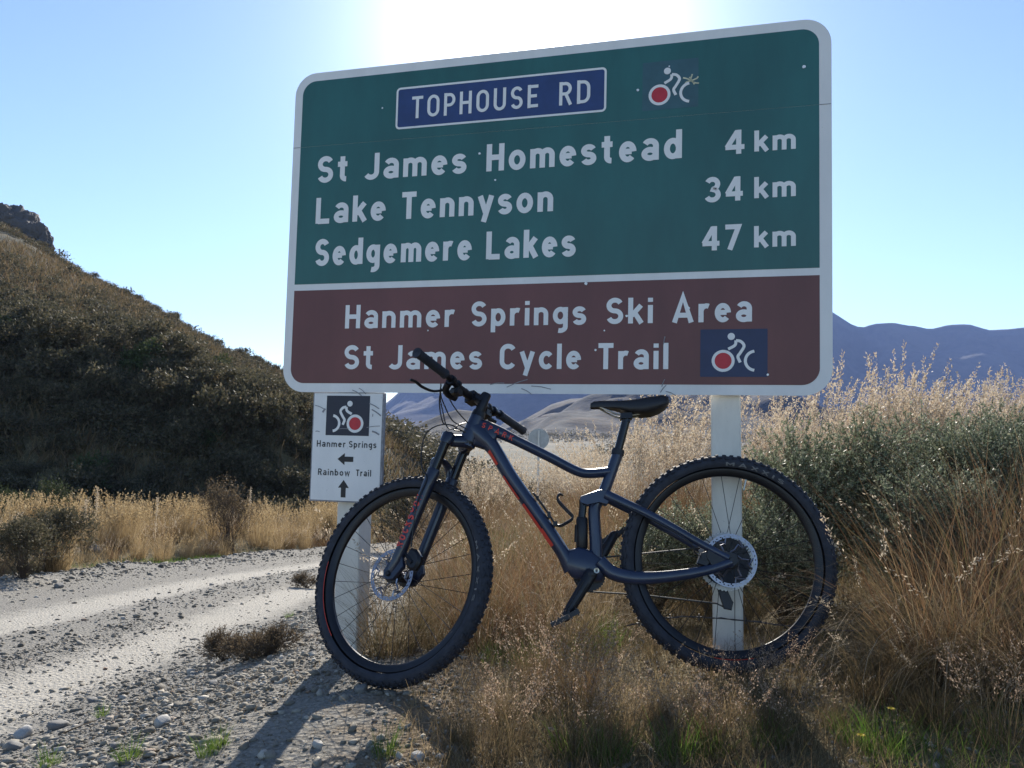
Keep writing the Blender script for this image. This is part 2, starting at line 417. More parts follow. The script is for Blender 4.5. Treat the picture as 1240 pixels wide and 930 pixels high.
def plate(name, poly, yf, yb, mat, parent, bev=0):
    mb = MB().prism(poly, yf, yb, bev); return obj(name, mb.mesh(name, mat, True, 30), parent)
def cyclist(parent, u0, v0, s, flip, plate_mat, wheel_w=1.0, faint=False):
    """route patch: rider on a wheel with a red disc and an open half wheel; (u0,v0) lower-left of a unit box of height s"""
    X = (lambda x: u0+(1-x)*s*1.35) if flip else (lambda x: u0+x*s*1.35)
    def st(P): return np.array([(X(x), v0+z*s) for x, z in P])
    lw = .060*s*wheel_w
    ring = [(.345+.150*math.cos(a), .335+.200*math.sin(a)) for a in np.linspace(0, 2*math.pi, 28)]
    arc = [(.825-.150*math.cos(a), .335+.200*math.sin(a)) for a in np.linspace(-1.45, 1.45, 16)]
    arm = spline([(.42, .58), (.52, .66), (.535, .76)], 5)
    back = spline([(.535, .76), (.61, .735), (.655, .64), (.60, .50), (.565, .42), (.60, .30)], 5)
    mb = strokes_mesh([st(ring), st(arc), st(arm), st(back)], lw, y0=-.0022)
    obj('rider_symbol', mb.mesh('rider_symbol', 'letter_white'), parent)
    hd = [(.465+.055*math.cos(a), .845+.074*math.sin(a)) for a in np.linspace(0, 2*math.pi, 18, endpoint=False)]
    MBh = MB().prism([(X(x), v0+z*s) for x, z in hd], -.0034, -.0016); obj('rider_head', MBh.mesh('rider_head', 'letter_white', False), parent)
    rd = [(.345+.128*math.cos(a), .335+.170*math.sin(a)) for a in np.linspace(0, 2*math.pi, 24, endpoint=False)]
    MBr = MB().prism([(X(x), v0+z*s) for x, z in rd], -.0021, -.0012); obj('red_disc', MBr.mesh('red_disc', 'red_disc_print', False), parent)

# ------------------------------------------------------------ terrain
TT = np.array([-1.3, -.62, -.52, -.42, -.35, -.28, -.23, -.15, -.05, .1])
FOOT = np.array([20, 22, 23, 24, 25, 26, 27, 32, 45, 70.])
BND = np.array([34, 34, 33, 33, 32, 32, 34, 42, 60, 90.])
BNA = np.array([.16, .105, .085, .060, .040, .018, .006, -.02, -.06, -.08])
RDY = np.array([92, 90, 86, 82, 78, 75, 73, 72, 85, 110.])
RDA = np.array([.38, .245, .176, .124, .084, .058, .035, .008, -.05, -.08])
def sm(a, b, x): t = np.clip((x-a)/(b-a), 0, 1); return t*t*(3-2*t)
_w = np.random.default_rng(3); _k = _w.normal(size=(14, 2)); _k /= np.linalg.norm(_k, axis=1)[:, None]; _ph = _w.uniform(0, 6.28, 14); _f = np.array([1.0*1.47**i for i in range(14)])
def wob(x, y, f0=1.0, n=8, g=.62):
    s = 0; a = 1; tot = 0
    for i in range(n):
        s = s+a*np.sin((x*_k[i, 0]+y*_k[i, 1])*f0*_f[i]+_ph[i]+1.3*np.sin((x*_k[i, 1]-y*_k[i, 0])*f0*_f[i]*.6+_ph[-i-1])); tot += a; a *= g
    return s/tot
def road_x(y): return -3.35+.019*np.clip(y-9, 0, 30)**2*.8
def zbase(y): return np.where(y < 55, -.1*y, -5.5)+np.clip(y-55, 0, 900)*.0065
def H(x, y):
    x = np.asarray(x, float); y = np.asarray(y, float)
    yy = np.maximum(y, -2)
    road = -.05+zbase(yy)
    bank = .03+.055*x-.055*np.clip(yy-3.0, 0, 3)-.10*np.clip(yy-6, 0, 49)+.10*np.clip(x-1.3, 0, 3)*np.exp(-((yy-5)/6)**2)
    bank = bank+np.where(yy < 2.6, -.02*(2.6-yy), 0)
    k = sm(-2.2, -.7, x-np.clip(road_x(yy)+3.35, 0, 40))
    far = sm(30, 55, yy)
    z = road*(1-k)+bank*k
    z = z*(1-far)+zbase(yy)*far
    # worn tracks, windrows and verge
    rx = x-road_x(yy); inr = np.exp(-(np.maximum(np.abs(rx)-2.6, 0)/.5)**2)*(yy < 60)
    z = z+inr*(-.035*np.exp(-((rx+.80)/.45)**2)-.035*np.exp(-((rx-.80)/.45)**2)+.02*np.exp(-(rx/.35)**2))
    z = z+.10*np.exp(-((rx+2.75)/.35)**2)*(1+.8*wob(x, y, 2.2, 4))*(yy < 60)
    z = z+.25*sm(-3.2, -4.6, rx)*(yy < 60)*(1-far)
    z = z+.022*wob(x, y, 2.6, 7)*(1-.6*inr)+.25*wob(x, y, .25, 5)*sm(12, 40, np.hypot(x, y))*(1-inr)
    # spur on the far side of the road
    t = np.clip(x/np.maximum(y, 1.0), -1.3, .1)
    fy, by, ry = (np.interp(t, TT, a) for a in (FOOT, BND, RDY))
    bz = .9+np.interp(t, TT, BNA)*by; rz = .9+np.interp(t, TT, RDA)*ry
    fz = zbase(fy)
    hz = np.where(y < by, fz+(bz-fz)*np.clip((y-fy)/(by-fy), 0, 1)**1.15,
         np.where(y < ry, bz+(rz-bz)*np.clip((y-by)/(ry-by), 0, 1), rz-.35*(y-ry)))
    hz = hz+(.5*wob(x, y, .16, 6)+.9*wob(x, y, .06, 4))*sm(0, 6, y-fy)
    z = np.where((y > fy) & (t < .09), np.maximum(z, hz), z)
    return z
def build_ground():
    nx, ny = 460, 560
    u = np.linspace(-1, 1, nx); xs = 2.2*np.sinh(u*math.asinh(3400/2.2))
    v0, v1 = -math.asinh(60/2.2), math.asinh(3400/2.2); ys = 3.0+2.2*np.sinh(np.linspace(v0, v1, ny))
    X, Y = np.meshgrid(xs, ys); Z = H(X, Y)
    V = np.stack([X, Y, Z], -1).reshape(-1, 3)
    i = (np.arange(ny-1)[:, None]*nx+np.arange(nx-1)[None]).ravel()
    F = np.stack([i, i+1, i+nx+1, i+nx], 1)
    me = mesh_np('ground', V, F, ground_mat(), True)
    rx = X-road_x(Y)
    tr = np.exp(-((rx+.80)/.42)**2)+np.exp(-((rx-.80)/.42)**2); tr = tr*np.clip(1+.35*wob(X*2, Y*.4, 1.5, 5), 0, 1)
    inroad = sm(3.4, 2.6, np.abs(rx))
    soil = np.clip(sm(-1.75, -.8, X-np.clip(road_x(Y)+3.35, 0, 50))*.85+.45*(wob(X*3, Y*3, 1.0, 4) > .2)*sm(-2.6, -1.9, X), 0, 1)
    turf = np.maximum(sm(3.0, 3.5, -rx), np.maximum(sm(-.35, .35, X)*.9, sm(-.9, -.3, X)*sm(3.0, 3.8, Y)))
    turf = np.clip(turf, 0, 1)*(1-inroad*(rx < 0))
    far = sm(25, 50, np.hypot(X, Y))*(1-inroad*sm(60, 40, Y))
    a = me.color_attributes.new('zone', 'FLOAT_COLOR', 'POINT')
    a.data.foreach_set('color', np.stack([tr*inroad, soil*(1-inroad*.8), turf, far], -1).astype(np.float32).ravel())
    obj('ground', me, kind='structure')
build_ground()
def Hf(x, y): return float(H(np.array([x]), np.array([y]))[0])

def hor(px): return 522.7+.0166*(px-620)
def ridge(name, sky, d0, d1, zf, mat, amp, seed, nu=260, nv=50, depth=2.0, kind='structure', gul=.5):
    """a range of hills: foot at distance d0, crest at d1; sky = crest bearings and heights"""
    px = np.array([p[0] for p in sky], float); an = np.array([p[1] for p in sky], float)
    t = np.linspace((px[0]-620)/1000, (px[-1]-620)/1000, nu); c = np.interp(t*1000+620, px, an)
    r = np.random.default_rng(seed); sh = r.uniform(0, 500, 2)
    zc = .9+c*d1
    V = []
    for j in range(nv):
        w = j/(nv*.6) if j < nv*.6 else 1.0+(j-nv*.6)/(nv*.4)
        y = d0+(d1-d0)*min(w, 1)+(d1-d0)*depth*max(0, w-1)
        x = t*y
        prof = min(w, 1)**1.15 if w <= 1 else 1-.75*(w-1)
        z = zf+(zc-zf)*prof
        g = np.abs(wob(x+sh[0], y*.35+sh[1], gul*.02*1000/d1, 6, .6))
        z = z+amp*(wob(x+sh[0], y+sh[1], .030*1000/d1, 7, .62)-g*1.2)*math.sin(min(w, 1)*math.pi*.5)*(1 if w < .92 or w > 1.1 else .35)
        V.append(np.stack([x, np.full_like(x, y), z], -1))
    V = np.array(V).reshape(-1, 3)
    i = (np.arange(nv-1)[:, None]*nu+np.arange(nu-1)[None]).ravel()
    F = np.stack([i, i+1, i+nu+1, i+nu], 1)
    return obj(name, mesh_np(name, V, F, mat, True), kind=kind)
m_far = hill_mat('far_mountain_tussock', (.065, .062, .058), (.03, .032, .034), .004, .03)
m_mid = hill_mat('near_hill_tussock', (.095, .068, .040), (.020, .024, .024), .011, .05, (.53, .60))
ridge('mountains', [(-900, .02), (300, .02), (430, .02), (466, .040), (550, .100), (640, .165), (760, .20), (900, .185), (1008, .152), (1035, .140), (1045, .138), (1060, .141), (1085, .144), (1110, .144), (1128, .139), (1150, .140), (1180, .142), (1200, .139), (1240, .144), (1400, .16), (1700, .12), (2300, .05)], 1650, 2200, -6, m_far, 46, 5, 420, 90)
ridge('hills', [(560, -.012), (600, .000), (640, .022), (690, .042), (740, .056), (800, .062), (900, .055), (1000, .04), (1150, .03), (1400, .0), (1500, -.01)], 420, 760, -6, m_mid, 14, 9, 260, 90, gul=1.4)
ridge('hills', [(470, -.006), (500, .004), (530, .018), (555, .026), (580, .024), (605, .004), (640, -.006)], 330, 450, -7, m_mid, 2, 13, 90, 40)

# ------------------------------------------------------------ the big road sign
SM = np.array([[0.96226, 0.27200, 0.00812], [-0.27210, 0.96214, 0.01570], [-0.00354, -0.01732, 0.99984]])
SB = np.array([-0.98242, 3.53024, 1.05338])
def m4(M, t): return Matrix([[*M[0], t[0]], [*M[1], t[1]], [*M[2], t[2]], [0, 0, 0, 1]])
def build_sign():
    W, Hh = 2.206, 1.397
    s = empty('road_sign', None, mat=m4(SM, SB), label='large green and brown rural distance sign on two white posts behind the bicycle', category='road sign')
    plate('panel', rrect(0, 0, W, Hh, (.098,)*4, 12), 0, .004, 'sign_white', s)
    mb = MB()
    for z in (.22, .62, 1.03, 1.28): mb.box((W/2, .020, z), (W-.16, .030, .045))
    obj('stiffening_rail', mb.mesh('stiffening_rail', 'sign_back_metal', False), s)
    plate('green_field', rrect(.037, .463, 2.163, 1.068-.0004, (0, 0, 0, 0)), -.001, .0005, 'sign_green', s)
    plate('green_field', rrect(.037, 1.068+.0004, 2.163, 1.360, (0, 0, .062, .062), 10), -.001, .0005, 'sign_green', s)
    plate('brown_field', rrect(.037, .038, 2.163, .436, (.062, .062, 0, 0), 10), -.001, .0005, 'sign_brown', s)
    for q, w in ((.0185, .034), (2.184, .040)): obj('panel_joint', MB().box((q, -.0006, 1.068), (w, .001, .0022)).mesh('panel_joint', 'scuff_dark', False), s)
    # street name box
    P = np.array(rrect(.487, 1.115, 1.373, 1.287, (.014,)*4, 4)); P = np.vstack([P, P[:1]])
    plate('name_plate', rrect(.487, 1.115, 1.373, 1.287, (.014,)*4, 4), -.0018, -.0008, 'blue_print', s)
    obj('name_plate_edge', strokes_mesh([P], .0085, y0=-.0019).mesh('name_plate_edge', 'letter_white'), s)
    for wd_, u0, u1, v, h, w in (('TOPHOUSE', .555, 1.103, 1.152, .096, .135), ('RD', 1.187, 1.314, 1.151, .096, .135),
        ('St', .127, .271, .905, .113, .20), ('James', .346, .803, .904, .113, .20), ('Homestead', .892, 1.669, .903, .113, .20),
        ('Lake', .127, .451, .725, .113, .20), ('Tennyson', .525, 1.170, .724, .113, .20),
        ('Sedgemere', .134, .835, .542, .113, .20), ('Lakes', .902, 1.263, .541, .113, .20),
        ('4', 1.829, 1.900, .904, .094, .20), ('34', 1.756, 1.895, .726, .094, .20), ('47', 1.748, 1.886, .541, .094, .20),
        ('km', 1.936, 2.081, .908, .080, .21), ('km', 1.936, 2.081, .731, .080, .21), ('km', 1.936, 2.081, .546, .080, .21),
        ('Hanmer', .285, .774, .269, .099, .19), ('Springs', .845, 1.312, .270, .099, .19), ('Ski', 1.392, 1.568, .271, .099, .19), ('Area', 1.642, 1.928, .271, .099, .19),
        ('St', .288, .423, .098, .099, .19), ('James', .489, .894, .097, .099, .19), ('Cycle', .969, 1.295, .097, .099, .19), ('Trail', 1.363, 1.627, .096, .099, .19)):
        letters(wd_, u0, u1, v, h, w*h, 'letter_white', -.0026 if h == .096 else -.0016, s)
    p = plate('route_patch', rrect(1.745, .067, 1.984, .244, (.003,)*4, 2), -.0018, -.0008, 'patch_blue', s)
    cyclist(p, 1.745, .067, .177, False, None)
    p = plate('route_patch', rrect(1.518, 1.100, 1.730, 1.292, (.003,)*4, 2), -.0014, -.0008, 'patch_faded', s)
    cyclist(p, 1.5, 1.098, .180, False, None)
    # scrapes, dents and marks
    r = np.random.default_rng(4)
    mb = MB()
    for a0, ln in ((2.5, .034), (.3, .03), (1.2, .026), (-.6, .032), (3.5, .028), (5.2, .02), (1.9, .016)):
        u, v = 1.703, 1.203
        P = spline([(u, v), (u+ln*.5*math.cos(a0)+r.normal()*.003, v+ln*.5*math.sin(a0)+r.normal()*.003), (u+ln*math.cos(a0+.2), v+ln*math.sin(a0+.2))], 3)
        L, Rr = ribbon2d(P, .0055); mb.add([(q[0], -.0024, q[1]) for q in L]+[(q[0], -.0024, q[1]) for q in Rr], [(i, i+1, len(L)+i+1, len(L)+i) for i in range(len(L)-1)])
    obj('scrape', mb.mesh('scrape', 'scrape_metal', False), s)
    for (u, v, q) in [(2.11, 1.215, .006), (1.50, 1.185, .005), (1.62, 1.268, .003), (.42, 1.21, .004), (.86, .98, .005), (.93, .865, .004), (1.16, .745, .005), (.72, .60, .004), (1.25, .565, .004), (1.47, .30, .005), (1.352, .170, .004), (1.385, .245, .003), (1.70, .325, .006), (1.88, .295, .005), (.66, .255, .003), (1.985, .075, .004), (1.31, .43, .006), (1.62, .115, .005), (1.06, .45, .004), (.34, .80, .003)]:
        pl = [(u+q*(.8+.4*r.random())*math.cos(a), v+q*(.8+.4*r.random())*math.sin(a)) for a in np.linspace(0, 2*math.pi, 9, endpoint=False)]
        obj('dent', MB().prism(pl, -.0042, -.003).mesh('dent', 'dent_bright', False), s)
    mb = MB()
    for (u, v, a, ln) in [(.33, .010, -.5, .05), (.36, .018, -.65, .04), (.83, .020, -.9, .03), (.93, .035, .1, .06), (1.06, .020, -.5, .05), (1.00, .025, .35, .09), (1.10, .03, -.15, .08), (1.605, .03, 1.2, .03), (1.62, .012, -.4, .04), (1.60, .008, .9, .035), (.41, .275, .5, .02), (1.61, .19, 1.4, .03)]:
        P = spline([(u, v), (u+ln*.5*math.cos(a), v+ln*.5*math.sin(a)+.003), (u+ln*math.cos(a), v+ln*math.sin(a))], 3)
        L, Rr = ribbon2d(P, .0032); m1 = MB().add([(q[0], -.0022, q[1]) for q in L]+[(q[0], -.0022, q[1]) for q in Rr], [(i, i+1, len(L)+i+1, len(L)+i) for i in range(len(L)-1)])
        obj('scuff_mark', m1.mesh('scuff_mark', 'scuff_dark', False), s)
    # posts (behind the rails), their feet in the ground
    Mi = SM.T
    for xy, zt in (((.795, 3.060, 0.0, .012), 2.35), ((-.676, 3.475, 0.0, .006), 2.38)):
        top = np.array([xy[0]-xy[3]*1.6, xy[1]+.0, zt]); bot = np.array([xy[0]+xy[3]*.75, xy[1]-.012, Hf(xy[0], xy[1])-.25])
        a = Mi@(top-SB); b = Mi@(bot-SB)
        a[1] = b[1] = .095
        mb = MB(); hw, hd = .054, .056; bv = .005
        V = []
        for c in (b, a):
            for dx, dy in ((-hw+bv, -hd), (hw-bv, -hd), (hw, -hd+bv), (hw, hd-bv), (hw-bv, hd), (-hw+bv, hd), (-hw, hd-bv), (-hw, -hd+bv)): V.append((c[0]+dx, c[1]+dy, c[2]))
        mb.add(V, [(i, (i+1) % 8, 8+(i+1) % 8, 8+i) for i in range(8)]+[list(range(8))[::-1], list(range(8, 16))])
        obj('post', mb.mesh('post', 'post_paint', True, 20), s)
    return s
build_sign()

def build_small_sign():
    s = empty('trail_sign', None, mat=m4(SM, SB), label='small white cycle route sign with black arrows on the left post under the big sign', category='trail sign')
    plate('backing_board', rrect(.147, -.456, .474, .000, (.004,)*4, 2), .0065, .024, 'scuff_dark', s)
    p = plate('panel', rrect(.153, -.450, .466, -.004, (.003,)*4, 2), .004, .0062, 'small_sign_white', s)
    def line(txt, u0, u1, v, h): letters(txt, u0, u1, v, h, .16*h, 'black_print', .0035, s)
    for wd_, u0, u1, v in (('Hanmer', .173, .307, -.229), ('Springs', .322, .446, -.229), ('Rainbow', .184, .331, -.347), ('Trail', .359, .427, -.346)): line(wd_, u0, u1, v, .027)
    def arrow(c, ang, L, nm='arrow'):
        pts = [(-.5, 0), (-.05, .34), (-.05, .15), (.5, .15), (.5, -.15), (-.05, -.15), (-.05, -.34)]
        ca, sa = math.cos(ang), math.sin(ang)
        obj(nm, MB().prism([(c[0]+L*(x*ca-z*sa), c[1]+L*(x*sa+z*ca)) for x, z in pts], .0030, .0042).mesh(nm, 'black_print', False), s)
    arrow((.308, -.278), 0, .072); arrow((.304, -.400), -math.pi/2, .072)
    q = plate('route_patch', rrect(.212, -.180, .410, -.014, (.001,)*4, 2), .0030, .0042, 'navy_print', s)
    cy = empty('route_symbol', s, (0, .0048, 0))
    cyclist(cy, .203, -.184, .162, True, None, 1.15)
    mb = MB()
    for (u, v, a, ln, w) in [(.158, -.055, -.35, .045, .004), (.195, -.085, .9, .02, .010), (.408, -.045, -.45, .05, .005), (.42, -.07, -.55, .05, .006), (.40, -.145, .12, .06, .003), (.425, -.16, -.4, .035, .008), (.165, -.165, -.1, .02, .004), (.425, -.10, 1.5, .012, .004), (.26, -.155, .05, .06, .003)]:
        P = spline([(u, v), (u+ln*.5*math.cos(a), v+ln*.5*math.sin(a)+.002), (u+ln*math.cos(a), v+ln*math.sin(a))], 3)
        L, Rr = ribbon2d(P, w*.8); m1 = MB().add([(t[0], .0018, t[1]) for t in L]+[(t[0], .0018, t[1]) for t in Rr], [(i, i+1, len(L)+i+1, len(L)+i) for i in range(len(L)-1)])
        obj('scuff_mark', m1.mesh('scuff_mark', 'scuff_dark', False), s)
build_small_sign()

def build_round_sign():
    x, y = .78, 23.5; g = Hf(x, y)
    s = empty('round_sign', None, (x, y, g), label='back of a round road sign on a thin pole down the valley road', category='road sign')
    mb = MB().lathe([(0.0, 0), (.30, 0), (.30, .004), (0, .004)], 32)
    o = obj('disc', mb.mesh('disc', 'sign_back_metal', False), s); o.location = (0, 0, .70-g)
    mb = MB().tube([(0, -.06, -.1), (0, -.06, .95-g)], .032, 10, (1, 0, 0)); obj('pole', mb.mesh('pole', 'post_paint'), s)
build_round_sign()

# fence wire that crosses in front of the right post
def build_wire():
    P = spline([(.42, 2.97, .22), (.60, 2.985, .250), (.80, 2.985, .245), (1.3, 2.99, .21), (2.2, 3.05, .25)], 8)
    mb = MB().tube(P, .0022, 5); P2 = P+np.array([0, .003, .003])*np.sin(np.arange(len(P))*2.2)[:, None]
    mb.tube(P2, .0016, 5)
    for i in range(2, len(P), 5): mb.box(P[i], (.004, .004, .022)).box(P[i], (.018, .004, .004))
    o = obj('fence_wire', mb.mesh('fence_wire', 'wire_steel'), None, label='loose strand of barbed fence wire crossing the right sign post', category='wire')
build_wire()

# ------------------------------------------------------------ the bicycle (local axes: x forward, y to the rider's left, z up; origin rear hub)
BM = np.array([[-.99677356, -.05381399, -.05955277], [.04077228, -.97856985, .20183821], [-.06913826, .19875889, .97760667]])
BO = np.array([.76150861, 2.90721135, .46163578])
FM = np.array([[-.88228151, -.47062074, -.00977021], [.43353447, -.82049079, .37261607], [-.18337722, .32451655, .92793416]])
FO = np.array([-.38658626, 2.97702893, .37497542])
TS = m4(BM.T@FM, BM.T@(FO-BO))          # steered assembly within the bicycle
bike = empty('mountain_bike', None, mat=m4(BM, BO), label='dark full suspension mountain bike leaning on the big sign with its front wheel turned', category='bicycle')
def part(name, mb, mat, parent=None, smooth=True, angle=40): return obj(name, mb.mesh(name, mat, smooth, angle), parent or bike)

def tyre_profile(n=18):
    pr = []
    for k in range(n+1):
        a = rad(-128+256*k/n); pr.append((.3435+.0265*math.cos(a), .0285*math.sin(a)))
    return pr
KN = None
def tread():
    mb = MB(); n = 88
    for k in range(n):
        a = 2*math.pi*k/n
        rows = ((0.30, 1), (-0.30, 1), (0.95, 0), (-0.95, 0)) if k % 2 == 0 else ((0.0, 1), (0.60, 1), (-0.60, 1), (1.12, 0), (-1.12, 0))
        for th, kind in rows:
            aa = a+(0 if kind else .02)
            rr = .3435+.0275*math.cos(th); y = .0295*math.sin(th)
            er = np.array([math.cos(aa), 0, math.sin(aa)]); et = np.array([-math.sin(aa), 0, math.cos(aa)]); ey = np.array([0, 1, 0])
            nrm = er*math.cos(th)+ey*math.sin(th); tan = -er*math.sin(th)+ey*math.cos(th)
            mb.box(er*rr+ey*y+nrm*.001, (.0105 if kind else .0120, .0095 if kind else .0075, .0050), np.stack([et, tan, nrm], 1))
    return mb
def rotor(r=.090):
    mb = MB(); n = 108; rows = [r, r-.0045, r-.0085, r-.0135]; V = []
    for y in (-.0009, .0009):
        for q in rows:
            for k in range(n): a = 2*math.pi*k/n; V.append((q*math.cos(a), y, q*math.sin(a)))
    F = []
    for i in range(3):
        for k in range(n):
            if i == 1 and k % 3 == 0: continue
            if i == 2 and k % 3 == 1 and k % 2 == 0: continue
            k2 = (k+1) % n
            for l in (0, 4): F.append(((l+i)*n+k, (l+i+1)*n+k, (l+i+1)*n+k2, (l+i)*n+k2))
    for k in range(n):
        k2 = (k+1) % n; F.append((k, k2, 4*n+k2, 4*n+k)); F.append((3*n+k, 3*n+k2, 7*n+k2, 7*n+k))
    mb.add(V, F)
    for k in range(6):                    # zig-zag arms to the hub carrier
        a = 2*math.pi*k/6
        pt = lambda q, b: (q*math.cos(a+b), 0, q*math.sin(a+b))
        mb.tube([pt(r-.013, .42), pt(r-.032, .30), pt(r-.030, .02), pt(r-.052, -.06), pt(.028, -.45)], (.0036), 4, (0, 1, 0))
        mb.tube([pt(r-.013, -.05), pt(r-.026, .28)], .0030, 4, (0, 1, 0))
    return mb
TY = MB().lathe(tyre_profile(), 96).mesh('tyre', 'tyre_rubber')
TRD = tread().mesh('tread', 'tyre_rubber', False)
RIM = MB().lathe([(.322, -.0165), (.325, -.0145), (.320, -.010), (.314, -.006), (.314, .006), (.320, .010), (.325, .0145), (.322, .0165), (.304, .0135), (.297, .006), (.297, -.006), (.304, -.0135)], 96, closed=True).mesh('rim', 'black_alloy')
SPK = MB().tube([(.024, .012, 0), (.1, .010, .0), (.302, 0, 0)], .00115, 5)
def make_wheel(parent, mat, rear):
    w = empty('wheel', parent, mat=mat)
    ty = obj('tyre', TY, w); t = obj('tread', TRD, w, kind='stuff')
    obj('rim', RIM, w)
    hb = MB().lathe([(.0, -.062), (.010, -.062), (.012, -.036), (.029, -.034), (.029, -.030), (.016, -.026), (.014, .026), (.029, .030), (.029, .034), (.020, .038), (.018, .050), (.010, .062), (0, .062)], 24)
    part('hub', hb, 'black_alloy', w)
    for k in range(28):
        side = 1 if k % 2 else -1; a = 2*math.pi*k/28+(.03 if rear else .05); off = (.62 if (k//2) % 2 else -.62)
        if k == 0: s_me = None
        h0 = (.027*math.cos(a+off), side*.031, .027*math.sin(a+off)); r0 = (.304*math.cos(a), side*.003, .304*math.sin(a))
        part('spoke', MB().tube([h0, r0], .0012, 5, (0, 1, .01)), 'spoke_black', w)
    ro = part('brake_rotor', rotor(), 'rotor_steel', w, False); ro.location = (0, .052, 0)
    part('rotor_carrier', MB().lathe([(0, .045), (.030, .047), (.030, .0505), (.022, .0535), (.0, .0535)], 24), 'black_alloy', w)
    va = 1.9
    part('valve', MB().tube([(.300*math.cos(va), 0, .300*math.sin(va)), (.258*math.cos(va), 0, .258*math.sin(va))], .0032, 6), 'bolt_steel', w)
    if rear:
        for i, q in enumerate((.103, .090, .078, .067, .057, .048, .040, .033, .027)):
            nt = int(q*2*math.pi/.0127); pr = []
            for k in range(nt*2): rr = q if k % 2 else q-.005; pr.append((rr*math.cos(math.pi*k/nt), rr*math.sin(math.pi*k/nt)))
            c = MB(); n = len(pr); inner = [(p[0]*.86, p[1]*.86) for p in pr]
            V = [(p[0], -.022-.0042*i, p[1]) for p in pr]+[(p[0], -.022-.0042*i, p[1]) for p in inner]
            V += [(v[0], v[1]-.0018, v[2]) for v in V]
            F = []
            for k in range(n):
                k2 = (k+1) % n; F += [(k, k2, n+k2, n+k), (2*n+k, 3*n+k, 3*n+k2, 2*n+k2), (k, 2*n+k, 2*n+k2, k2)]
            c.add(V, F); part('sprocket', c, 'steel_cassette', w, False)
        part('sprocket_carrier', MB().lathe([(.090, -.024), (.030, -.030), (.024, -.058), (0, -.058)], 8), 'black_alloy', w)
    return w
def tyre_text(w, s, a_mid, h, side, flip, span):
    """raised print on the tyre wall"""
    st = text_strokes(s, 0, 0, 1.0, None, gap=.45, xs=1.25); tot = max(p[:, 0].max() for p in st); k = span/tot
    def M(x, z, d):
        a = a_mid+(-1 if flip else 1)*(x*k-span/2)
        rr = (.331+h*z) if flip else (.331+h*z)
        c = min(.999, max(-.999, (rr-.3435)/.0265)); th = math.acos(c)
        y = side*(.0287*math.sin(th)+.0006+d)
        return (rr*math.cos(a), y, rr*math.sin(a))
    # widen to arcs by subdividing
    st2 = []
    for P in st:
        Q = [P[0]]
        for i in range(1, len(P)):
            m = max(1, int(np.linalg.norm(P[i]-P[i-1])/.25))
            for j in range(1, m+1): Q.append(P[i-1]+(P[i]-P[i-1])*j/m)
        st2.append(np.array(Q))
    part('tyre_lettering', strokes_mesh(st2, .20, M), 'grey_print', w, False)

rear = make_wheel(bike, Matrix(), True)
fork = empty('fork', bike, mat=TS)
front = make_wheel(bike, TS.copy(), False)
tyre_text(rear, 'MAXXIS', rad(112), .0125, 1, False, .62)
tyre_text(front, 'MAXXIS', rad(182), .0105, 1, False, .60)
# thin red line of the rim decal
for w, a0, a1 in ((front, -35, 15), (rear, 262, 285)):
    P = [(.3255*math.cos(rad(a)), .0235, .3255*math.sin(rad(a))) for a in np.linspace(a0, a1, 16)]
    part('rim_stripe', MB().tube(P, .0012, 5), 'red_print', w)

# main frame
fr = MB()
fr.tube(spline([(.878, 0, .520), (.845, 0, .490), (.800, 0, .438), (.742, 0, .331), (.652, 0, .190), (.590, 0, .089), (.540, 0, .000)], 6), [(x, .030) for x in np.interp(np.linspace(0, 1, 37), [0, .15, .35, .9, 1], [.040, .036, .0265, .0245, .034])], 18)
fr.tube(spline([(.872, 0, .530), (.800, 0, .510), (.700, 0, .456), (.600, 0, .399), (.505, 0, .343), (.455, 0, .331), (.385, 0, .334)], 6), [(x, .021) for x in np.interp(np.linspace(0, 1, 37), [0, .12, .3, .7, 1], [.034, .026, .0185, .017, .018])], 16)
fr.tube(spline([(.350, 0, .402), (.383, 0, .325), (.412, 0, .262), (.440, 0, .222), (.452, 0, .185), (.454, 0, .060), (.470, 0, -.03)], 6), [(x, x) for x in np.interp(np.linspace(0, 1, 37), [0, .5, .75, 1], [.0195, .021, .022, .026])], 16)
up = np.array([-math.cos(rad(66.5)), 0, math.sin(rad(66.5))]); HPL = np.array([.85548, 0, .56446])
fr.tube([HPL+up*.002, HPL-up*.03, HPL-up*.075, HPL-up*.118], [.0255, .028, .031, .034], 20)
fr.prism([(.905, .450), (.880, .535), (.850, .552), (.800, .528), (.782, .490), (.800, .455), (.838, .440), (.868, .452)], -.021, .021, .008)
fr.prism([(.552, .062), (.572, .010), (.545, -.030), (.490, -.052), (.440, -.050), (.420, -.010), (.436, .030), (.470, .058), (.515, .072)], -.031, .031, .012)
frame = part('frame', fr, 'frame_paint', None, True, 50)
part('seat_clamp', MB().tube([HPL*0+np.array([.353, 0, .394]), np.array([.349, 0, .410])], .0235, 18), 'black_alloy')
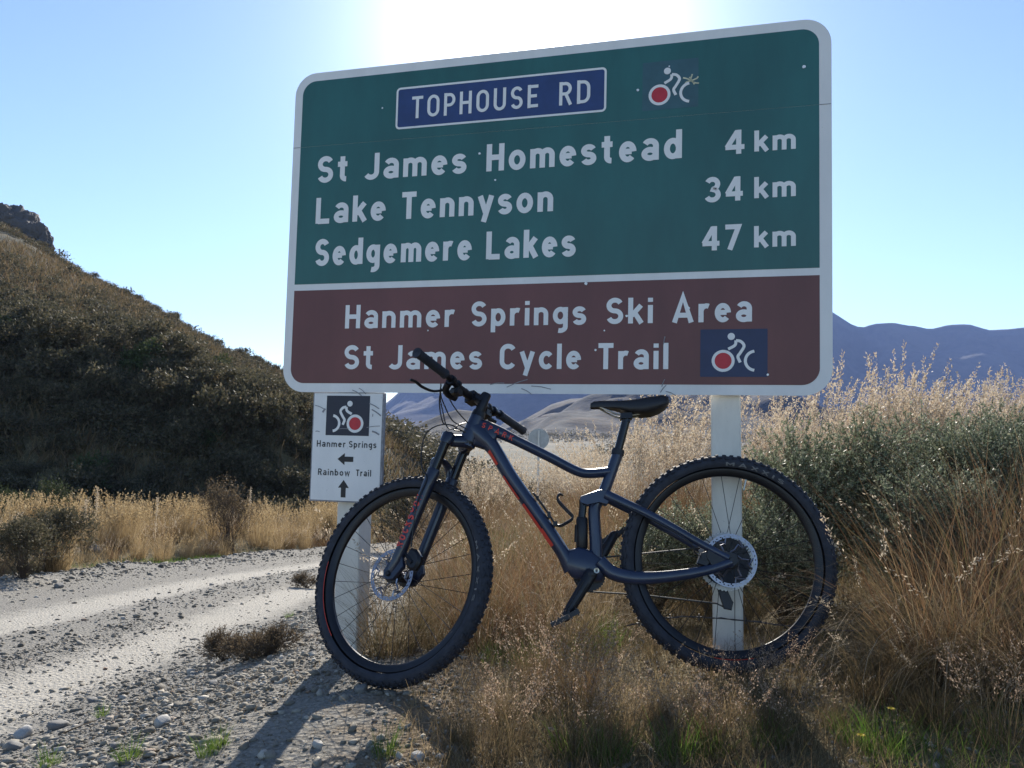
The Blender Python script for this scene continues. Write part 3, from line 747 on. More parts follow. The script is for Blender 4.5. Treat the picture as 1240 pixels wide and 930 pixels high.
# red edge along the underside of the down tube and the name on the top tube
dl = spline([(.822, .0, .427), (.763, 0, .318), (.674, 0, .177), (.612, 0, .076)], 8)
for i0, i1, w in ((0, 4, .010), (7, 12, .006), (13, 19, .009), (19, 24, .012)):
    seg = dl[i0:i1+1]; d = np.gradient(seg, axis=0); d /= np.linalg.norm(d, axis=1)[:, None]; nn = np.stack([d[:, 2], d[:, 1]*0, -d[:, 0]], 1)*np.array([-1, 0, -1])
    V = []; F = []
    for k, q in enumerate(seg):
        V += [tuple(q+np.array([.000, .0175, .000])), tuple(q+nn[k]*(-w)*-1*-1+np.array([0, .0262, 0]))]
    F = [(2*k, 2*k+1, 2*k+3, 2*k+2) for k in range(len(seg)-1)]
    part('red_stripe', MB().add(V, F), 'red_print', frame, False)
def tube_text(s, p0, p1, h, rside, mat, parent, nm='lettering', ystand=.0012, xs=1.2, w=.2, nrm_sign=-1):
    """print wrapped on a round member running p0->p1 in x-z, read along it"""
    p0 = np.array(p0); p1 = np.array(p1); L = np.linalg.norm(p1-p0); d = (p1-p0)/L; n = np.array([-d[1], d[0]])*nrm_sign
    st = text_strokes(s, 0, -.5, 1.0, L/h, xs=xs)
    def M(x, z, dd):
        zz = z*h; a = math.asin(max(-.95, min(.95, zz/rside[0]))); y = rside[1]+(rside[0]+ystand+dd)*math.cos(a)*rside[2]
        c = p0+d*x*h+n*math.sin(a)*(rside[0]+ystand)
        return (c[0], y, c[1])
    part(nm, strokes_mesh(st, w, M), mat, parent, False)
tube_text('SPARK', (.838, .528), (.728, .470), .018, (.026, -.0045, 1), 'red_print', frame, xs=1.3)
# linkage and stays
rk = MB()
for y in (-.031, .031):
    rk.prism([(.498, .247), (.428, .268), (.398, .262), (.388, .236), (.405, .214), (.432, .222), (.478, .216), (.500, .226)], y-.005, y+.005, .002)
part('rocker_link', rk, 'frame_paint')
part('pivot_bolt', MB().lathe([(0, -.039), (.010, -.039), (.010, .039), (0, .039)], 16, (.402, 0, .240)), 'black_alloy')
sh = MB().tube([(.490, 0, .236), (.496, 0, .170)], .0115, 14).tube([(.495, 0, .176), (.496, 0, .168), (.503, 0, .072), (.505, 0, .062)], [.018, .021, .021, .016], 18)
sh.tube([(.514, 0, .150), (.520, 0, .090)], .009, 10)
part('shock_absorber', sh, 'black_alloy'); part('shock_shaft', MB().tube([(.485, 0, .240), (.496, 0, .176)], .0135, 12), 'stanchion_black')
for sgn in (1, -1):
    c = MB().tube(spline([(.445, sgn*.030, .020), (.405, sgn*.036, -.020), (.340, sgn*.042, -.040), (.270, sgn*.050, -.045), (.170, sgn*.058, -.040), (.080, sgn*.064, -.028), (.000, sgn*.068, -.006)], 5), [(a, .011) for a in np.interp(np.linspace(0, 1, 31), [0, .3, .8, 1], [.022, .0225, .017, .015])], 14)
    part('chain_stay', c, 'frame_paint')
    c = MB().tube(spline([(.408, sgn*.036, .250), (.340, sgn*.046, .211), (.268, sgn*.051, .172), (.180, sgn*.057, .116), (.090, sgn*.063, .056), (.010, sgn*.067, .008)], 5), [(a, .010) for a in np.interp(np.linspace(0, 1, 26), [0, .3, 1], [.017, .0155, .012])], 14)
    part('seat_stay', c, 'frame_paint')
    part('dropout', MB().prism([(.075, .048), (.085, .015), (.065, -.025), (.0, -.026), (-.022, -.008), (-.020, .016), (.0, .026)], sgn*.066-.006, sgn*.066+.006, .002), 'black_alloy')
part('axle_cap', MB().lathe([(0, .078), (.009, .078), (.011, .066), (0, .066)], 16), 'black_alloy')
part('brake_caliper', MB().prism([(.100, .030), (.118, -.006), (.085, -.018), (.062, .004), (.070, .038)], .040, .066, .004).box((.086, .052, .018), (.030, .036, .022)), 'black_alloy')
# saddle and post
part('seat_post', MB().tube([(.354, 0, .396), (.316, 0, .508), (.310, 0, .528)], [.0155, .0155, .0165], 16), 'stanchion_black')
part('seat_post_collar', MB().tube([(.3535, 0, .398), (.348, 0, .414)], .0215, 16), 'black_alloy')
sdl = MB(); sec = []
for x, wd, zt, zb in ((.438, .014, .589, .578), (.425, .020, .596, .574), (.395, .022, .597, .572), (.350, .028, .594, .564), (.300, .042, .592, .545), (.255, .060, .594, .532), (.215, .070, .599, .535), (.180, .070, .601, .548), (.160, .055, .597, .562), (.152, .030, .590, .574)):
    ring = []
    for k in range(20):
        a = 2*math.pi*k/20; ca, sa = math.cos(a), math.sin(a); dip = .004*(1-abs(ca))
        y = wd*abs(ca)**.75*np.sign(ca); z = (zt+zb)/2+(zt-zb)/2*(abs(sa)**.7)*np.sign(sa)-(abs(ca)**2)*(.010 if sa < .1 else .004)
        ring.append((x, y, z))
    sec.append(ring)
n = 20; V = sum(sec, []); F = [(i*n+k, i*n+(k+1) % n, (i+1)*n+(k+1) % n, (i+1)*n+k) for i in range(len(sec)-1) for k in range(n)]+[list(range(n)), [(len(sec)-1)*n+k for k in range(n)]]
saddle = part('saddle', sdl.add(V, F), 'black_plastic', None, True, 60)
rl = MB()
for y in (-.022, .022): rl.tube(spline([(.405, y*.6, .572), (.370, y, .552), (.340, y, .538), (.280, y, .534), (.235, y, .546), (.205, y, .556)], 5), .0036, 8)
part('saddle_rail', rl, 'bolt_steel', saddle)
part('saddle_clamp', MB().box((.311, 0, .533), (.042, .052, .020)).box((.312, 0, .520), (.028, .030, .018)), 'black_alloy')
# crankset
BBX, BBZ = .479, -.024
def crank(sgn):
    a = np.array([BBX, sgn*.070, BBZ]); e = np.array([BBX+sgn*.099, sgn*.082, BBZ-sgn*.139])
    d = (e-a)/np.linalg.norm(e-a)
    mb = MB().tube([a-d*.012, a, a+(e-a)*.5, e, e+d*.012], [(.018, .010), (.0215, .011), (.0190, .009), (.0170, .009), (.010, .008)], 12)
    c = part('crank_arm', mb, 'black_alloy')
    mb = MB()
    n_ = np.array([d[2], 0, -d[0]])
    for q in (-1, 1):
        mb.tube([a+d*.035+n_*q*.009+np.array([0, sgn*.0105, 0]), e-d*.018+n_*q*.008+np.array([0, sgn*.0085, 0])], .0016, 5)
    part('crank_rib', mb, 'spoke_black', c)
    pc = e+np.array([0, sgn*.062, 0])
    ang = rad(-24); R = np.array([[math.cos(ang), 0, -math.sin(ang)], [0, 1, 0], [math.sin(ang), 0, math.cos(ang)]])
    pm = MB()
    for dx in (-.045, .045): pm.box(pc+R@np.array([dx, 0, 0]), (.012, .092, .015), R)
    for dy in (-.044, .044): pm.box(pc+R@np.array([0, dy, 0]), (.100, .010, .015), R)
    pm.box(pc, (.030, .096, .013), R)
    for dx in (-.045, -.02, .02, .045):
        for dy in (-.04, 0, .04): pm.box(pc+R@np.array([dx, dy, 0]), (.004, .004, .026), R)
    pm.tube([e, e+np.array([0, sgn*.02, 0])], .008, 8, (1, 0, 0))
    part('pedal', pm, 'black_alloy', None, False)
crank(1); crank(-1)
part('crank_axle', MB().lathe([(0, -.080), (.014, -.080), (.014, .078), (.009, .081), (0, .081)], 20, (BBX, 0, BBZ)), 'black_alloy')
part('axle_bolt', MB().lathe([(.0045, .0815), (.009, .0825), (.010, .080)], 16, (BBX-.018, 0, BBZ+.010)), 'bolt_steel')
nt = 32; pr = []
for k in range(nt*2): rr = .057 if k % 2 else .053; pr.append((BBX+rr*math.cos(math.pi*k/nt), BBZ+rr*math.sin(math.pi*k/nt)))
part('chainring', MB().prism(pr, -.052, -.049), 'black_alloy', None, False)
ch = MB()
loop = [(BBX+.057*math.cos(a), -.0505, BBZ+.057*math.sin(a)) for a in np.linspace(rad(80), rad(-80), 14)]
loop += [(.30, -.050, -.100), (.045, -.046, -.140), (.012, -.046, -.158), (-.012, -.046, -.140), (.005, -.045, -.110), (.022, -.045, -.085), (.010, -.045, -.062)]
loop += [(.057*math.cos(a), -.042, .057*math.sin(a)) for a in np.linspace(rad(-80), rad(-278), 14)]
ch.tube(loop, (.0030), 6, (0, 1, 0), closed=True); part('chain', ch, 'chain_steel')
dr = MB().prism([(-.016, -.012), (.014, -.016), (.020, -.060), (-.010, -.070), (-.020, -.040)], -.070, -.052, .004).prism([(.020, -.070), (.040, -.078), (.022, -.160), (-.004, -.166), (-.012, -.140), (.005, -.090)], -.052, -.038, .003)
dr.box((.0, -.060, -.078), (.045, .026, .040))
part('rear_derailleur', dr, 'black_alloy')
# bottle cage
cg = MB()
cg.tube([(.662, .012, .268), (.628, .012, .218), (.594, .012, .160)], .0032, 8); cg.tube([(.662, -.012, .268), (.628, -.012, .218), (.594, -.012, .160)], .0032, 8)
cg.tube([(.662, -.012, .268), (.664, 0, .272), (.662, .012, .268)], .0032, 8)
cg.box((.612, 0, .190), (.012, .030, .022)).box((.650, 0, .252), (.010, .026, .014)).box((.592, 0, .157), (.016, .040, .016))
for s in (1, -1):
    cg.tube(spline([(.594, s*.012, .156), (.575, s*.026, .150), (.548, s*.036, .161), (.531, s*.036, .172), (.530, s*.034, .182), (.552, s*.037, .208), (.576, s*.034, .238), (.578, s*.026, .252), (.570, s*.016, .262), (.560, 0, .258)], 5), .0034, 8)
part('bottle_cage', cg, 'black_plastic')

# steered: fork, bar, stem
def fl(z): return -.0086-.435*z
for sgn in (1, -1):
    y = sgn*.063
    part('stanchion', MB().tube([(fl(.33), y, .33), (fl(.472), y, .472)], .0175, 18), 'stanchion_black', fork)
    lo = MB().tube([(fl(.362), y, .362), (fl(.356), y, .356), (fl(.30), y, .30), (fl(.12), y, .12), (fl(.045), y, .045), (fl(.0)+.010, y*1.02, .005)], [.0205, .0235, .0225, .0205, .0215, (.020, .011)], 18)
    lo.prism([(-.052, .062), (.004, .040), (.024, .014), (.024, -.006), (.006, -.022), (-.020, -.022), (-.060, .018)], y-.010, y+.010, .003)
    leg = part('fork_leg', lo, 'fork_paint', fork)
    if sgn == 1: part('leg_lettering_base', MB(), 'fork_paint', fork) if False else None
cr = MB().tube(spline([(fl(.492)+.001, .063, .474), (fl(.47)-.006, .040, .470), (-.262, .016, .466), (-.262, -.016, .466), (fl(.47)-.006, -.040, .470), (fl(.492)+.001, -.063, .474)], 4), [(.024, .020)]*21, 14, (1, 0, 0))
for s in (1, -1): cr.tube([(fl(.455), s*.063, .455), (fl(.486), s*.063, .486), (fl(.492), s*.063, .492)], [.0225, .0225, .017], 18)
part('fork_crown', cr, 'fork_paint', fork)
ax = np.array([-math.cos(rad(66.5)), 0, math.sin(rad(66.5))]); HPF = np.array([-.30294, 0, .56446])
part('steerer', MB().tube([HPF-ax*.118, HPF-ax*.100], [.033, .034], 20).tube([HPF+ax*.000, HPF+ax*.020], [.027, .023], 20).tube([HPF+ax*.020, HPF+ax*.088, HPF+ax*.094], [.0185, .0185, .014], 18), 'black_alloy', fork)
ar = MB().tube(spline([(fl(.335)-.004, .060, .335), (fl(.385)+.022, .052, .392), (fl(.41)+.036, .028, .414), (fl(.41)+.040, 0, .418), (fl(.41)+.036, -.028, .414), (fl(.385)+.022, -.052, .392), (fl(.335)-.004, -.060, .335)], 5), [(.010, .016)]*31, 10, (1, 0, 0))
part('fork_arch', ar, 'fork_paint', fork)
tube_text('ROCKSHOX', (fl(.088)+.002, .088), (fl(.265)+.002, .265), .0235, (.0215, .063, 1), 'red_print', fork, 'fork_lettering', xs=1.15, w=.22)
part('fork_axle', MB().lathe([(0, -.078), (.010, -.078), (.010, .078), (.007, .082), (0, .082)], 16), 'black_alloy', fork)
part('front_caliper', MB().prism([(-.122, .050), (-.104, .076), (-.078, .086), (-.064, .070), (-.060, .030), (-.078, .006), (-.100, .004), (-.118, .026)], .034, .064, .009).tube([(-.060, .058, .065), (-.090, .060, .030)], .009, 8), 'black_alloy', fork)
bar = empty('cockpit', bike, mat=TS)
part('stem', MB().tube([HPF+ax*.055, (-.297, 0, .640), (-.283, 0, .642)], [.021, .019, .022], 16).box((-.279, 0, .642), (.040, .050, .040)), 'black_alloy', bar)
bp = spline([(-.300, -.375, .643), (-.290, -.28, .650), (-.284, -.20, .652), (-.281, -.12, .645), (-.281, -.04, .640), (-.281, .04, .640), (-.281, .12, .646), (-.282, .20, .656), (-.280, .28, .662), (-.276, .375, .664)], 6)
part('handlebar', MB().tube(bp, [(a, a) for a in np.interp(np.linspace(-1, 1, len(bp)), [-1, -.35, -.12, .12, .35, 1], [.0111, .0115, .0158, .0158, .0115, .0111])], 14, (1, 0, 0)), 'black_alloy', bar)
for s in (1, -1):
    seg = bp[-16:] if s == 1 else bp[:16][::-1]
    q = seg[-1]; p = seg[3]
    g = MB()
    pts = [p+(q-p)*k/22 for k in range(23)]
    g.tube(pts, [.0185 if k in (0, 1, 21, 22) else (.0168 if k % 2 else .0158) for k in range(23)], 16, (1, 0, 0))
    part('grip', g, 'tyre_rubber', bar, True, 25)
    cx, cy, cz = seg[0]
    b = MB().tube([(cx, cy-s*.012, cz), (cx, cy+s*.004, cz)], .0185, 14, (1, 0, 0))
    b.tube(spline([(cx+.012, cy-s*.004, cz-.010), (cx+.034, cy-s*.020, cz-.024), (cx+.040, cy-s*.052, cz-.030), (cx+.030, cy-s*.085, cz-.032)], 4), [(.013, .013)]*13, 10, (0, 0, 1))
    b.tube(spline([(cx+.040, cy-s*.012, cz-.028), (cx+.062, cy+s*.020, cz-.040), (cx+.074, cy+s*.070, cz-.042), (cx+.076, cy+s*.110, cz-.038), (cx+.086, cy+s*.130, cz-.036)], 5), [(.0062, .0045)]*21, 8, (0, 0, 1))
    part('brake_lever', b, 'black_alloy', bar)
    c = MB().tube([(cx, cy-s*.050, cz), (cx, cy-s*.040, cz)], .0165, 12, (1, 0, 0)).tube(spline([(cx-.004, cy-s*.045, cz-.016), (cx+.004, cy-s*.030, cz-.038), (cx-.006, cy+s*.000, cz-.046)], 4), [(.010, .008)]*9, 8, (0, 0, 1)).box((cx+.006, cy-s*.052, cz-.026), (.030, .034, .024))
    part('shifter', c, 'black_plastic', bar)
# cables: from the levers to the head tube and down to the front brake
def cable(pts, r=.0024, nm='cable', mat='black_plastic'): part(nm, MB().tube(spline(pts, 7), r, 6, (.3, 1, .2)), mat)
def S(x, y, z): return tuple(TS@Vector((x, y, z)))
cable([S(-.250, .175, .630), S(-.215, .125, .615), S(-.200, .080, .575), S(-.205, .050, .520), (.925, .030, .515), (.898, .026, .500)])
cable([S(-.252, .180, .632), S(-.225, .135, .612), S(-.212, .085, .590), S(-.225, .055, .545), (.915, .028, .525), (.893, .026, .512)])
cable([S(-.255, .155, .636), S(-.240, .115, .622), S(-.235, .080, .605), S(-.245, .045, .575), (.890, .026, .535)])
cable([S(-.250, -.175, .620), S(-.215, -.110, .600), S(-.205, -.030, .560), S(-.215, .020, .520), (.905, .027, .505)])
cable([S(-.262, .030, .500), S(-.215, .045, .530), S(-.165, .060, .530), S(-.128, .075, .500), S(-.118, .082, .440), S(-.125, .086, .370), S(-.150, .088, .320), S(-.120, .090, .250), S(-.100, .078, .180), S(-.085, .066, .085)], .0026, 'brake_hose')
cable([S(-.235, .150, .630), S(-.20, .105, .600), S(-.19, .06, .540), S(-.215, .045, .530)], .0026, 'brake_hose')
cable([(.385, .052, .226), (.29, .060, .170), (.20, .066, .116), (.135, .070, .066), (.118, .062, .030), (.100, .056, .022)], .0024, 'brake_hose')

# ------------------------------------------------------------ vegetation generators
def nrm(a): return a/np.maximum(np.linalg.norm(a, axis=-1, keepdims=True), 1e-9)
def blades(rng, n, base_r, h, tilt, curl, width, seg=5, wind=(0, 0), twist=1.0, az=None, bias=None, tip=.1, hpow=1.0, elong=(1, 1)):
    """n curved blades from a disc of radius base_r -> vertices (n,2(seg+1),3), spine (n,seg+1,3)"""
    a = rng.uniform(0, 2*np.pi, n) if az is None else az+rng.normal(0, .6, n)
    rr = base_r*np.sqrt(rng.random(n)); pa = a+rng.normal(0, .7, n)
    P = np.stack([rr*np.cos(pa)*elong[0], rr*np.sin(pa)*elong[1], np.zeros(n)-.01], 1)
    L = rng.uniform(h[0]**hpow, h[1]**hpow, n)**(1/hpow)
    ti = rng.uniform(tilt[0], tilt[1], n)*(.4+.6*rr/max(base_r, 1e-6)); cu = rng.uniform(curl[0], curl[1], n)
    S = [P]; ang = ti.copy(); hd = np.stack([np.cos(a), np.sin(a)], 1)
    if bias is not None: hd = nrm(hd+np.array(bias)[None])
    for k in range(seg):
        d = np.stack([hd[:, 0]*np.sin(ang), hd[:, 1]*np.sin(ang), np.cos(ang)], 1)
        d[:, 0] += wind[0]*(k+1)/seg; d[:, 1] += wind[1]*(k+1)/seg
        P = P+nrm(d)*(L/seg)[:, None]; S.append(P); ang = ang+cu/seg*(.5+k/seg)
    S = np.stack(S, 1)
    sa = a+np.pi/2+rng.normal(0, twist, n); side = np.stack([np.cos(sa), np.sin(sa), np.zeros(n)], 1)
    w = rng.uniform(width[0], width[1], n)[:, None]*np.linspace(1, tip, seg+1)[None]**.8
    V = np.stack([S-side[:, None]*w[..., None]/2, S+side[:, None]*w[..., None]/2], 2).reshape(n, -1, 3)
    i = np.arange(seg)*2; f = np.stack([i, i+1, i+3, i+2], 1)
    F = (f[None]+(np.arange(n)*2*(seg+1))[:, None, None]).reshape(-1, 4)
    return V.reshape(-1, 3), F, S
def flecks(rng, C, size, elong=2.2, updir=None, spread=0):
    """one small quad leaf round every point of C, random facing"""
    n = len(C); d = nrm(rng.normal(size=(n, 3))) if updir is None else nrm(updir+rng.normal(size=(n, 3))*spread)
    s = nrm(np.cross(d, rng.normal(size=(n, 3)))); q = rng.uniform(size[0], size[1], n)[:, None]
    A_ = C; B_ = C+d*q*elong*.5+s*q*.5; C_ = C+d*q*elong; D_ = C+d*q*elong*.5-s*q*.5
    V = np.stack([A_, B_, C_, D_], 1).reshape(-1, 3); F = np.arange(n*4).reshape(-1, 4)
    return V, F
def cat(parts):
    Vs, Fs, ms = [], [], []; b = 0
    for V, F, m in parts: Vs.append(V); Fs.append(F+b); ms.append(np.full(len(F), m)); b += len(V)
    return np.vstack(Vs), np.vstack(Fs), np.concatenate(ms)
def tuss_mesh(name, seed, n, r, h, tilt, curl, width, mats, plume=0, wind=(0, 0), bias=None, pl=(.25, 60), hpow=1.0, seg=6, fs=(.003, .006), curly=0):
    rng = np.random.default_rng(seed)
    V, F, S = blades(rng, n, r, h, tilt, curl, width, seg, wind, bias=bias, hpow=hpow); parts = [(V, F, 0)]
    if curly:
        V, F, S2 = blades(rng, curly, r, (h[0], h[1]*1.0), (tilt[0], tilt[1]*1.2), (2.2, 5.0), (width[0]*.9, width[1]*.9), 10, wind, bias=bias); parts.append((V, F, 0 if len(mats) < 3 else 2))
    if plume:
        V, F, S = blades(rng, plume, r*.8, (h[1]*.9, h[1]*1.3), (tilt[0], tilt[1]*.6), (curl[0]*.6, curl[1]*.7), (.0018, .0028), 8, wind, bias=bias); parts.append((V, F, 0))
        k = pl[1]; u = 1-pl[0]*rng.random((plume, k)); idx = u*8; i0 = np.minimum(idx.astype(int), 7); fr_ = idx-i0
        ar = np.arange(plume)[:, None]; C = S[ar, i0]*(1-fr_)[..., None]+S[ar, i0+1]*fr_[..., None]; D = nrm(S[ar, i0+1]-S[ar, i0])
        C = C+rng.normal(size=C.shape)*.009*(1.15-u[..., None])/pl[0]*.9
        V, F = flecks(rng, C.reshape(-1, 3), fs, 3.0, D.reshape(-1, 3), .6); parts.append((V, F, 1))
    V, F, m = cat(parts); return mesh_np(name, V, F, mats, False, m)
def shrub_mesh(name, seed, rad_, hgt, shoots, leaves, shoot_l, leaf, mats, up=.6, lumps=9, stems=40, gap=.5, fill=.25, low=.15, elong=2.4):
    """twiggy shrub: woody stems to the lobes, leafy shoots over every lobe, leaves of their own"""
    rng = np.random.default_rng(seed)
    la = rng.uniform(0, 2*np.pi, lumps); lr = rad_*.62*np.sqrt(rng.random(lumps)); lc = np.stack([lr*np.cos(la), lr*np.sin(la), hgt*rng.uniform(low+.2, .78, lumps)], 1)
    ls = rad_*rng.uniform(.26, .48, lumps)
    k = rng.integers(0, lumps, shoots); d = nrm(rng.normal(size=(shoots, 3))+np.array([0, 0, .35]))
    rr = ls[k]*np.where(rng.random(shoots) < fill, rng.uniform(.2, .9, shoots), rng.uniform(.8, 1.12, shoots))
    P = lc[k]+d*rr[:, None]*np.array([1, 1, .8]); P[:, 2] = np.maximum(P[:, 2], .03)
    D = nrm(d*(1-up)+np.array([0, 0, up])+rng.normal(size=(shoots, 3))*.28); Ls = rng.uniform(*shoot_l, shoots)
    u = rng.random((shoots, leaves)); C = P[:, None]+D[:, None]*(u*Ls[:, None])[..., None]; C = C+rng.normal(size=C.shape)*leaf[1]*.35
    V, F = flecks(rng, C.reshape(-1, 3), leaf, elong, np.repeat(D, leaves, 0), .8)
    fol = (V, F)
    # shoots and stems as thin three-cornered slivers
    def sliv(A_, B_, w):
        s = nrm(np.cross(B_-A_, rng.normal(size=A_.shape)))*w; V = np.stack([A_-s, A_+s, B_+s*.4, B_-s*.4], 1).reshape(-1, 3)
        s2 = nrm(np.cross(B_-A_, s))*w; V2 = np.stack([A_-s2, A_+s2, B_+s2*.4, B_-s2*.4], 1).reshape(-1, 3)
        return np.vstack([V, V2]), np.arange(len(A_)*8).reshape(-1, 4)
    V1, F1 = sliv(P-D*.5*Ls[:, None], P+D*Ls[:, None], .0016*max(1, rad_))
    sk = rng.integers(0, lumps, stems); base = np.stack([rng.normal(0, .06*rad_, stems), rng.normal(0, .06*rad_, stems), np.zeros(stems)], 1)
    mid = (base+lc[sk])/2+rng.normal(size=(stems, 3))*.08*rad_; end = lc[sk]+nrm(rng.normal(size=(stems, 3)))*ls[sk][:, None]*.8
    V2, F2 = sliv(base, mid, .010*rad_); V3, F3 = sliv(mid, end, .005*rad_)
    Vw, Fw, _ = cat([(V1, F1, 0), (V2, F2, 0), (V3, F3, 0)])
    return mesh_np(name+'_foliage', fol[0], fol[1], mats[0]), mesh_np(name+'_stems', Vw, Fw, mats[1])
def put(name, me, x, y, s=1.0, rz=None, label=None, cat_=None, group=None, dz=0.0, sz=None, parent=None, **kw):
    o = obj(name, me if not isinstance(me, tuple) else None, parent, **kw)
    o.location = (x, y, Hf(x, y)+dz); o.scale = (s, s, s if sz is None else sz); o.rotation_euler = (0, 0, RNG.uniform(0, 6.28) if rz is None else rz)
    if label: o['label'] = label; o['kind'] = 'thing'
    if cat_: o['category'] = cat_
    if group: o['group'] = group
    if isinstance(me, tuple):
        obj('foliage', me[0], o); obj('stem', me[1], o)
    return o

# ---- stones: loose gravel (one mass) and the larger stones one by one
ICO = None
def ico():
    import bmesh
    b = bmesh.new(); bmesh.ops.create_icosphere(b, subdivisions=1, radius=1); V = np.array([v.co[:] for v in b.verts]); F = np.array([[v.index for v in f.verts] for f in b.faces]); b.free(); return V, F
IV, IF = ico()
def stones(rng, x, y, size, flat=(.45, .9), sink=.25):
    n = len(x); V = IV[None]*(1+rng.normal(0, .20, (n, len(IV), 1)))+rng.normal(0, .14, (n, len(IV), 3))
    sc = np.stack([rng.uniform(.7, 1.35, n), rng.uniform(.6, 1.1, n), rng.uniform(*flat, n)*.8], 1)*size[:, None]; V = V*sc[:, None]
    a = rng.uniform(0, 6.28, n); c, s = np.cos(a), np.sin(a); ti = rng.normal(0, .3, n)
    V = np.stack([V[..., 0], V[..., 1]*np.cos(ti)[:, None]-V[..., 2]*np.sin(ti)[:, None], V[..., 1]*np.sin(ti)[:, None]+V[..., 2]*np.cos(ti)[:, None]], -1)
    V = np.stack([V[..., 0]*c[:, None]-V[..., 1]*s[:, None], V[..., 0]*s[:, None]+V[..., 1]*c[:, None], V[..., 2]], -1)
    Z = H(x, y)+size*flat[0]*(1-sink*2)*.8; V = V+np.stack([x, y, Z], -1)[:, None]
    F = IF[None]+(np.arange(n)*len(IV))[:, None, None]
    return V.reshape(-1, 3), F.reshape(-1, 3)
def gravel():
    rng = np.random.default_rng(21); parts = []
    # verge between road and bike
    n = 75000; x = rng.uniform(-3.2, -.10, n); y = 1.7+rng.random(n)**1.5*5.5; rx = x-road_x(y)
    dens = np.clip(1-np.exp(-((rx-.8)/.42)**2)*.93, .05, 1)*np.where(x > -.75, .45, 1)*(.35+.65*(wob(x*3, y*3, 1.3, 4) > -.25))
    k = rng.random(n) < dens; x, y = x[k], y[k]; sz = np.clip(rng.lognormal(-5.55, .66, len(x)), .0018, .022); parts.append((x, y, sz))
    n = 30000; y = 3+rng.random(n)**1.3*22; x = road_x(y)+rng.uniform(-3.4, 2.6, n); rx = x-road_x(y)
    dens = np.clip(.03+1.0*np.exp(-(rx/.42)**2)+1.0*np.exp(-((rx+2.5)/.65)**2)+.8*np.exp(-((rx-2.0)/.6)**2)+.05, 0, 1)
    k = rng.random(n) < dens; x, y = x[k], y[k]; sz = np.clip(rng.lognormal(-4.75, .5, len(x)), .003, .045)*(1+.6*(np.abs(x-road_x(y)+2.7) < .5)); parts.append((x, y, sz))
    n = 2500; x = rng.uniform(-.4, 1.5, n); y = rng.uniform(1.9, 3.2, n); parts.append((x, y, np.clip(rng.lognormal(-5.3, .5, n), .002, .015)))
    x, y, sz = (np.concatenate([p[i] for p in parts]) for i in range(3))
    V, F = stones(rng, x, y, sz); obj('gravel', mesh_np('gravel', V, F, 'stone', False), kind='stuff', label='loose grey gravel over the road edge and the verge', category='gravel')
gravel()
def ray_ground(px, py):
    """the spot of ground seen at a photograph pixel"""
    v = CX*(px-620)/1000+CD*(py-465)/1000+CF; t = .5
    for _ in range(400):
        p = np.array([0, 0, .9])+v*t; g = Hf(p[0], p[1])
        if p[2] < g: break
        t += max(.004, (p[2]-g)*.6)
    return p[0], p[1], t
def big_stone(px, py, w_px, mat, label, fl=.7, seed=0, nm='stone'):
    x, y, t = ray_ground(px, py); rng = np.random.default_rng(1000+seed); s = w_px/2300*t
    import bmesh
    b = bmesh.new(); bmesh.ops.create_icosphere(b, subdivisions=2, radius=1)
    off = Vector(rng.uniform(0, 50, 3))
    for v in b.verts:
        q = v.co.copy(); v.co = q*(1+.38*mnoise.noise(q*1.2+off)+.22*mnoise.noise(q*3.1+off)); v.co.x = max(min(v.co.x, .80), -.72); v.co.z = min(v.co.z, .55+.3*v.co.x); v.co.y = max(min(v.co.y, .8+.2*v.co.z), -.62)
    V = np.array([v.co[:] for v in b.verts])*np.array([s, s*.8, s*fl]); F = np.array([[v.index for v in f.verts] for f in b.faces]); b.free()
    o = obj(nm, mesh_np(nm, V, F, mat, False)); o.location = (x, y, Hf(x, y)+s*fl*.45); o.rotation_euler = (rng.normal(0, .2), rng.normal(0, .2), rng.uniform(0, 6))
    o['label'] = label; o['category'] = 'stone'
for i, (px, py, w, m, l) in enumerate([
    (197, 878, 26, 'rock_pale', 'pale split stone lying alone in the gravel, largest white one on the verge'),
    (28, 893, 30, 'rock_pale', 'white topped stone beside a dark one at the bottom left edge of the picture'),
    (18, 908, 26, 'rock_grey', 'dark stone just below the white topped stone at the bottom left'),
    (70, 882, 34, 'rock_grey', 'flat brown grey stone on bare soil left of the pale split stone'),
    (258, 830, 20, 'rock_grey', 'brown flat stone under the dead brown bush on the verge'),
    (112, 850, 18, 'rock_grey', 'grey slab stone partly sunk at the gravel edge of the near wheel track'),
    (385, 905, 22, 'rock_pale', 'pale cracked stone between the two shadows in front of the front wheel'),
    (505, 920, 26, 'rock_pale', 'pale bluish stone in shade near the bottom below the front wheel'),
    (300, 845, 14, 'rock_grey', 'small grey stone on soil beside the shadow of the front wheel'),
    (140, 905, 16, 'rock_grey', 'small grey stone between dry twigs in the gravel foreground'),
    (255, 905, 13, 'rock_grey', 'small dark stone beside the short yellow green tuft by the wheel shadow'),
    (330, 790, 12, 'rock_grey', 'little stone next to the dead brown bush near the front tyre'),
    (116, 668, 22, 'rock_grey', 'grey lump of rock on the far edge of the road under the golden grass'),
    (72, 712, 16, 'rock_grey', 'rough stone on the windrow across the road at the picture edge'),
    (438, 838, 24, 'rock_grey', 'dark stone half buried under the front tyre by the post foot')]):
    big_stone(px, py, w, m, l, .55 if i in (3, 4, 5) else .7, i)

